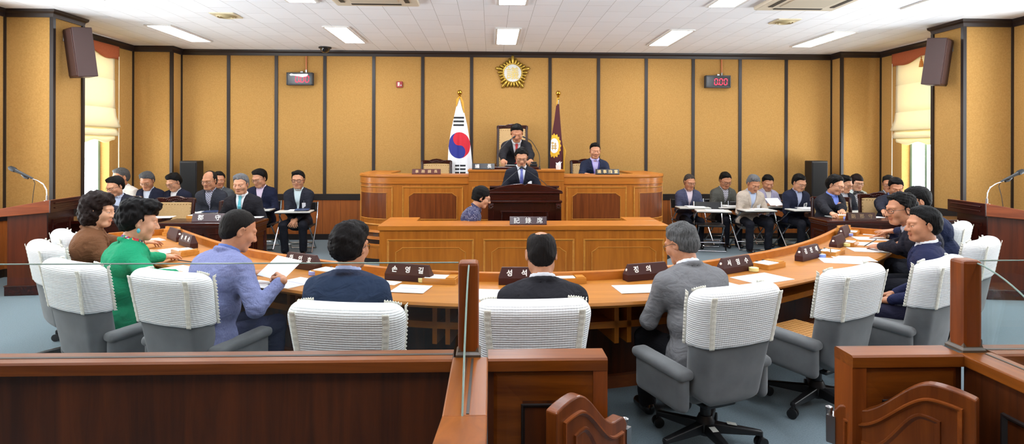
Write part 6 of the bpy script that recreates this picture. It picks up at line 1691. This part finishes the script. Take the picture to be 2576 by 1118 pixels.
row('person, bald man with glasses, checked shirt and folded hands on the left', 527, 429, 8.9, 182, jacket=(50, 52, 60), shirt=(58, 62, 108), shirtkind='check', hair='receding', haircol=(50, 44, 42), vol=.005, pitch=14, yaw=-8, tone=SK2, glasses=(90, 80, 70), R=((.06, .30, .66), 'rest', 'l', ((-.8, .5, 0), 10)), L=((-.06, .32, .68), 'hold', 'l', ((.8, .5, 0), 10)), watch=-1, clab='folding chair under the bald man with folded hands')
row('person, dark haired man in a grey jacket half hidden behind the bald man', 551, 430, 9.7, 190, jacket=(82, 86, 90), shirt=(170, 180, 190), hair='short', haircol=(40, 34, 32), vol=.008, pitch=8, yaw=20, tone=SK2, clab='folding chair half hidden behind the bald man')
P('person, grey haired man in a black suit and cyan tie at the left side desk', 606, 436, 7.62, 180, jacket=(34, 33, 38), shirt=(232, 234, 236), tie=(88, 178, 192), hair='short', haircol=(140, 140, 142), vol=.010, pitch=14, tone=SK1, brow=5, R=((.20, .30, .70), 'rest', 'l'), L=((-.20, .30, .70), 'rest', 'l'), width=1.05, belly=.02)
row('person, man with glasses in navy suit and pink shirt looking down, left', 653, 424, 9.4, 182, jacket=(32, 36, 58), shirt=(222, 204, 226), hair='short', haircol=K, vol=.012, pitch=28, yaw=-22, tone=SK1, glasses=(70, 70, 70), width=1.05, clab='folding chair under the man in navy suit and pink shirt')
row('person, man with dark glasses and white badge alone on a folding chair, left', 750, 428, 9.15, 184, jacket=(42, 43, 52), shirt=(214, 232, 236), hair='short', haircol=K, vol=.011, pitch=8, tone=SK1, glasses=True, rim=.0026, badge=-.11, R=((.03, .34, .56), 'rest', 'l', ((-.4, .8, -.4), 20)), L=((-.03, .35, .57), 'rest', 'l', ((.4, .8, -.4), 20)), knees=.15, vdepth=.36, feet=.36, clab='folding chair under the man with the white badge, left')
# seated rows on the right
WR = dict(R=((.06, .30, .715), 'pen', 'l', ((-.55, .8, 0), 30)), L=((-.14, .33, .71), 'rest', 'l', ((.5, .85, 0), 10)))
row('person, man with glasses in a blue grey blazer writing beside the rostrum', 1735, 437, 9.7, 178, jacket=(76, 80, 104), shirt=(228, 214, 224), hair='short', haircol=(84, 74, 66), vol=.004, pitch=20, yaw=8, tone=SK2, glasses=(80, 70, 60), **WR, clab='folding chair under the man in the blue grey blazer')
row('person, man in a grey jacket and dark shirt with bowed head', 1825, 432, 9.75, 184, jacket=(88, 88, 82), shirt=(40, 40, 44), shirtkind='check', hair='short', haircol=K, vol=.008, pitch=34, tone=SK2, glasses=(60, 60, 60), clab='folding chair under the man in the grey jacket and dark shirt')
row('person, grey haired man in a beige jacket writing on a tablet', 1896, 439, 9.2, 182, jacket=(202, 188, 172), jacketkind='linen', shirt=(188, 202, 228), hair='short', haircol=(140, 140, 142), vol=.010, pitch=40, yaw=4, lean=14, tone=SK2, brow=5, badge=-.12, knees=.17, **WR, clab='folding chair under the grey haired man in the beige jacket')
row('person, man in a lavender grey jacket reading a sheet behind the beige jacket', 1932, 439, 9.8, 182, jacket=(168, 164, 190), shirt=(220, 214, 210), hair='short', haircol=K, vol=.010, pitch=30, yaw=-10, tone=SK2, badge=-.12, R=((.12, .34, .78), 'hold', 'l'), L=((-.14, .36, .78), 'hold', 'l'), clab='folding chair under the man in the lavender grey jacket')
row('person, man with glasses and badge in a navy jacket writing on the right', 2011, 437, 9.3, 184, jacket=(36, 40, 58), shirt=(176, 184, 212), hair='short', haircol=K, vol=.010, pitch=32, yaw=10, lean=10, tone=SK1, glasses=(90, 80, 70), badge=-.12, badgeface=True, **WR, clab='folding chair under the man with badge in the navy jacket')
P('person, man with glasses in black suit and blue shirt writing at the right desk', 2102, 439, 7.68, 196, jacket=(34, 34, 40), shirt=(118, 140, 218), hair='short', haircol=K, vol=.012, mess=.004, pitch=26, yaw=14, lean=10, tone=SK1, glasses=True, pin=-1, R=(desk(2100, 545, .765), 'pen', 'w'), L=(desk(2124, 545, .765), 'rest', 'w'))
row('person, black haired man mostly hidden behind the man in the blue shirt', 2126, 440, 9.0, 186, jacket=(40, 42, 52), shirt=(190, 195, 205), hair='short', haircol=K, vol=.010, pitch=26, yaw=20, tone=SK1, glasses=True, clab='folding chair mostly hidden behind the man in the blue shirt')
b7, i7 = row('person, woman with fringe and glasses in a pale jacket with headphones round her neck', 2156, 437, 9.4, 176, jacket=(206, 216, 210), shirt=(60, 60, 70), shirtkind='check', hair='bangs', length=.075, ears=False, haircol=(48, 28, 24), vol=.010, pitch=16, tone=SK3, glasses=True, width=.9, shoulders=.055, R=((.08, .32, .76), 'hold', 'l'), L=((-.12, .34, .75), 'rest', 'l'), clab='folding chair under the woman with headphones')
Hm = i7['Hm']; mb = MB()
mb.tube([Hm @ Vector((.085*math.sin(t), .045*math.cos(t)*1.4-.02, -.155+.01*math.cos(t))) for t in [(-2.6+5.2*k/18) for k in range(19)]], .010, 8)
for s in (-1, 1): mb.ell(Hm @ Vector((s*.055, .075, -.150)), (.030, .022, .030), 10)
mb.build('headphones', M_BLACK, b7, smooth=True)
row('person, man with glasses in a dark grey jacket by the right window', 2236, 440, 9.2, 160, jacket=(72, 74, 80), shirt=(190, 195, 205), hair='short', haircol=(40, 36, 34), vol=.008, pitch=14, yaw=-14, tone=SK2, glasses=(80, 60, 60), clab='folding chair under the man by the right window')
P('person, dark suited man with bowed head at the far right desk', 2254, 446, 7.80, 172, jacket=(38, 40, 52), shirt=(90, 105, 150), hair='short', haircol=K, vol=.010, pitch=34, yaw=-12, lean=14, tone=SK2, R=(desk(2226, 540, .765), 'rest', 'w'), L=(desk(2256, 540, .765), 'rest', 'w'))
# things held or lying on the tablets
def held(name, c, w, h, R, label, cat):
    a = empty(name, c, 0, label, cat); mb = MB(); mb.box((0, 0, 0), (w, h, .0012), R); mb.build('sheet', M_PAPER, a); return a
c = AZ(706, 676, .83); held('paper', (c.x-.01, c.y+.02, .83), .20, .19, Euler((math.radians(30), math.radians(6), math.radians(-24))).to_matrix(), 'white sheet held up by the man in the lavender blue blazer', 'paper')
c = AY(1948, 508, 9.42); held('paper', (c.x, 9.42, c.z), .24, .18, Euler((math.radians(35), 0, .2)).to_matrix(), 'pale sheet held by the man in the lavender grey jacket', 'paper')
def tab_paper(i, label, folder=None, n=2, dx=0):
    t = TAB[i]; R = Matrix.Rotation(t.rotation_euler.z, 3, 'Z'); p = t.location+R @ Vector((dx, .30, .709*.92))
    a = empty('paper', p, t.rotation_euler.z, label, 'paper'); mb = MB(); r = random.Random(i)
    for k in range(n): mb.box((r.uniform(-.01, .01)-.04, r.uniform(-.01, .01), .003+.005*k), (.28, .22, .0045), (0, 0, r.uniform(-.06, .06)))
    mb.build('sheets', M_PAPER, a)
    if folder:
        f = empty('folder', p+R @ Vector((.0, .0, .0))+Vector((0, 0, .005*n+.002)), t.rotation_euler.z+.1, folder, 'folder'); MB().rbox((-.11, .02, .006), (.20, .24, .010), .002).build('cover', mat('folder_navy', (44, 58, 92), .4), f)
names_tab = [t['label'] for t in TAB]
def ti(s): return next(i for i, n in enumerate(names_tab) if s in n)
tab_paper(0, 'white sheet on the tablet of the empty folding chair', n=1)
tab_paper(ti('white badge, left'), 'papers on the tablet before the man with the white badge', 'dark blue folder on the tablet before the man with the white badge')
tab_paper(ti('bald man with folded'), 'white papers on the tablet before the bald man', 'dark blue folder under the folded hands of the bald man')
tab_paper(ti('blue grey blazer'), 'white papers under the hand of the blue grey blazer')
tab_paper(ti('grey jacket and dark'), 'white papers on the tablet of the man in the grey jacket', n=3)
tab_paper(ti('beige jacket'), 'white papers under the hand of the beige jacket')
tab_paper(ti('lavender grey'), 'white papers on the tablet of the lavender grey jacket')
tab_paper(ti('badge in the navy'), 'white notebook on the tablet of the man with badge in navy', n=4)
tab_paper(ti('headphones'), 'white papers before the woman with headphones', n=3)
def pen(p, d, label, m=None, L=.14):
    a = empty('pen', p, 0, label, 'pen'); d = Vector(d).normalized(); MB().tube([d*0, d*.012, d*L*.98, d*L], [.0012, .0042, .0042, .002], 8).build('barrel', m or M_BLACK, a, smooth=True); return a
pen(AZ(2174, 620, .716), (.75, .1, .35), 'black pen in the hand of the man with glasses on the right')
pen(AZ(486, 660, .716), (-.9, .3, .05), 'black pen lying beside the lavender blazer')
# ------------------------------------------------------------------ camera, daylight, colour management
cam = bpy.data.cameras.new('camera'); co = bpy.data.objects.new('camera', cam); COL.objects.link(co)
cam.sensor_width = 36; cam.lens = 36*FPX/2576; cam.shift_x = 0; cam.shift_y = -(559-374)/2576; cam.clip_start = .02
co.matrix_world = Matrix.Translation((0, 0, CAMH)) @ Matrix.Rotation(-YAW, 4, 'Z') @ Matrix.Rotation(PI/2, 4, 'X') @ Matrix.Rotation(ROLL, 4, 'Z')
sc = bpy.context.scene; sc.camera = co
w = bpy.data.worlds.new('daylight'); sc.world = w; w.use_nodes = True
bg = w.node_tree.nodes['Background']; bg.inputs[0].default_value = (.93, .97, 1, 1); bg.inputs[1].default_value = SKY_E
# overcast sky above, stronger glow added below the horizon to brighten the ceiling
wn, wl = w.node_tree.nodes, w.node_tree.links
tc = wn.new('ShaderNodeTexCoord'); sp = wn.new('ShaderNodeSeparateXYZ'); mr = wn.new('ShaderNodeMapRange'); wl.new(tc.outputs['Generated'], sp.inputs[0]); wl.new(sp.outputs['Z'], mr.inputs['Value'])
mr.inputs['From Min'].default_value = -.08; mr.inputs['From Max'].default_value = .05; mr.inputs['To Min'].default_value = UPLIGHT_E; mr.inputs['To Max'].default_value = SKY_E
wl.new(mr.outputs[0], bg.inputs[1])
vs_ = sc.view_settings; vs_.view_transform = 'Standard'; vs_.look = 'None'; vs_.exposure = EXPO; vs_.gamma = 1; vs_.use_curve_mapping = False
try:
    sc.cycles.use_denoising = True; sc.cycles.max_bounces = 7; sc.cycles.diffuse_bounces = 4; sc.cycles.glossy_bounces = 3; sc.cycles.transmission_bounces = 4; sc.cycles.use_adaptive_sampling = True; sc.cycles.adaptive_threshold = .015; sc.cycles.transparent_max_bounces = 8
    sc.cycles.sample_clamp_indirect = 6; sc.cycles.caustics_reflective = False; sc.cycles.caustics_refractive = False
except Exception: pass

# portals guide the sampling of the daylight that comes in through the windows
for x, sg, (y0, y1, z0, z1) in [(X0, -1, WINL), (X1, 1, WINR)]+[(x_, s_, b_) for b_ in BAYS for x_, s_ in ((X0, -1), (X1, 1))]:
    l = bpy.data.lights.new('window_portal', 'AREA'); l.shape = 'RECTANGLE'; l.size = z1-z0; l.size_y = y1-y0; l.cycles.is_portal = True
    o = bpy.data.objects.new('window_portal', l); COL.objects.link(o); o.location = (x+sg*.21, (y0+y1)/2, (z0+z1)/2)
    o.rotation_euler = (0, math.radians(90)*(1 if sg > 0 else -1), 0)
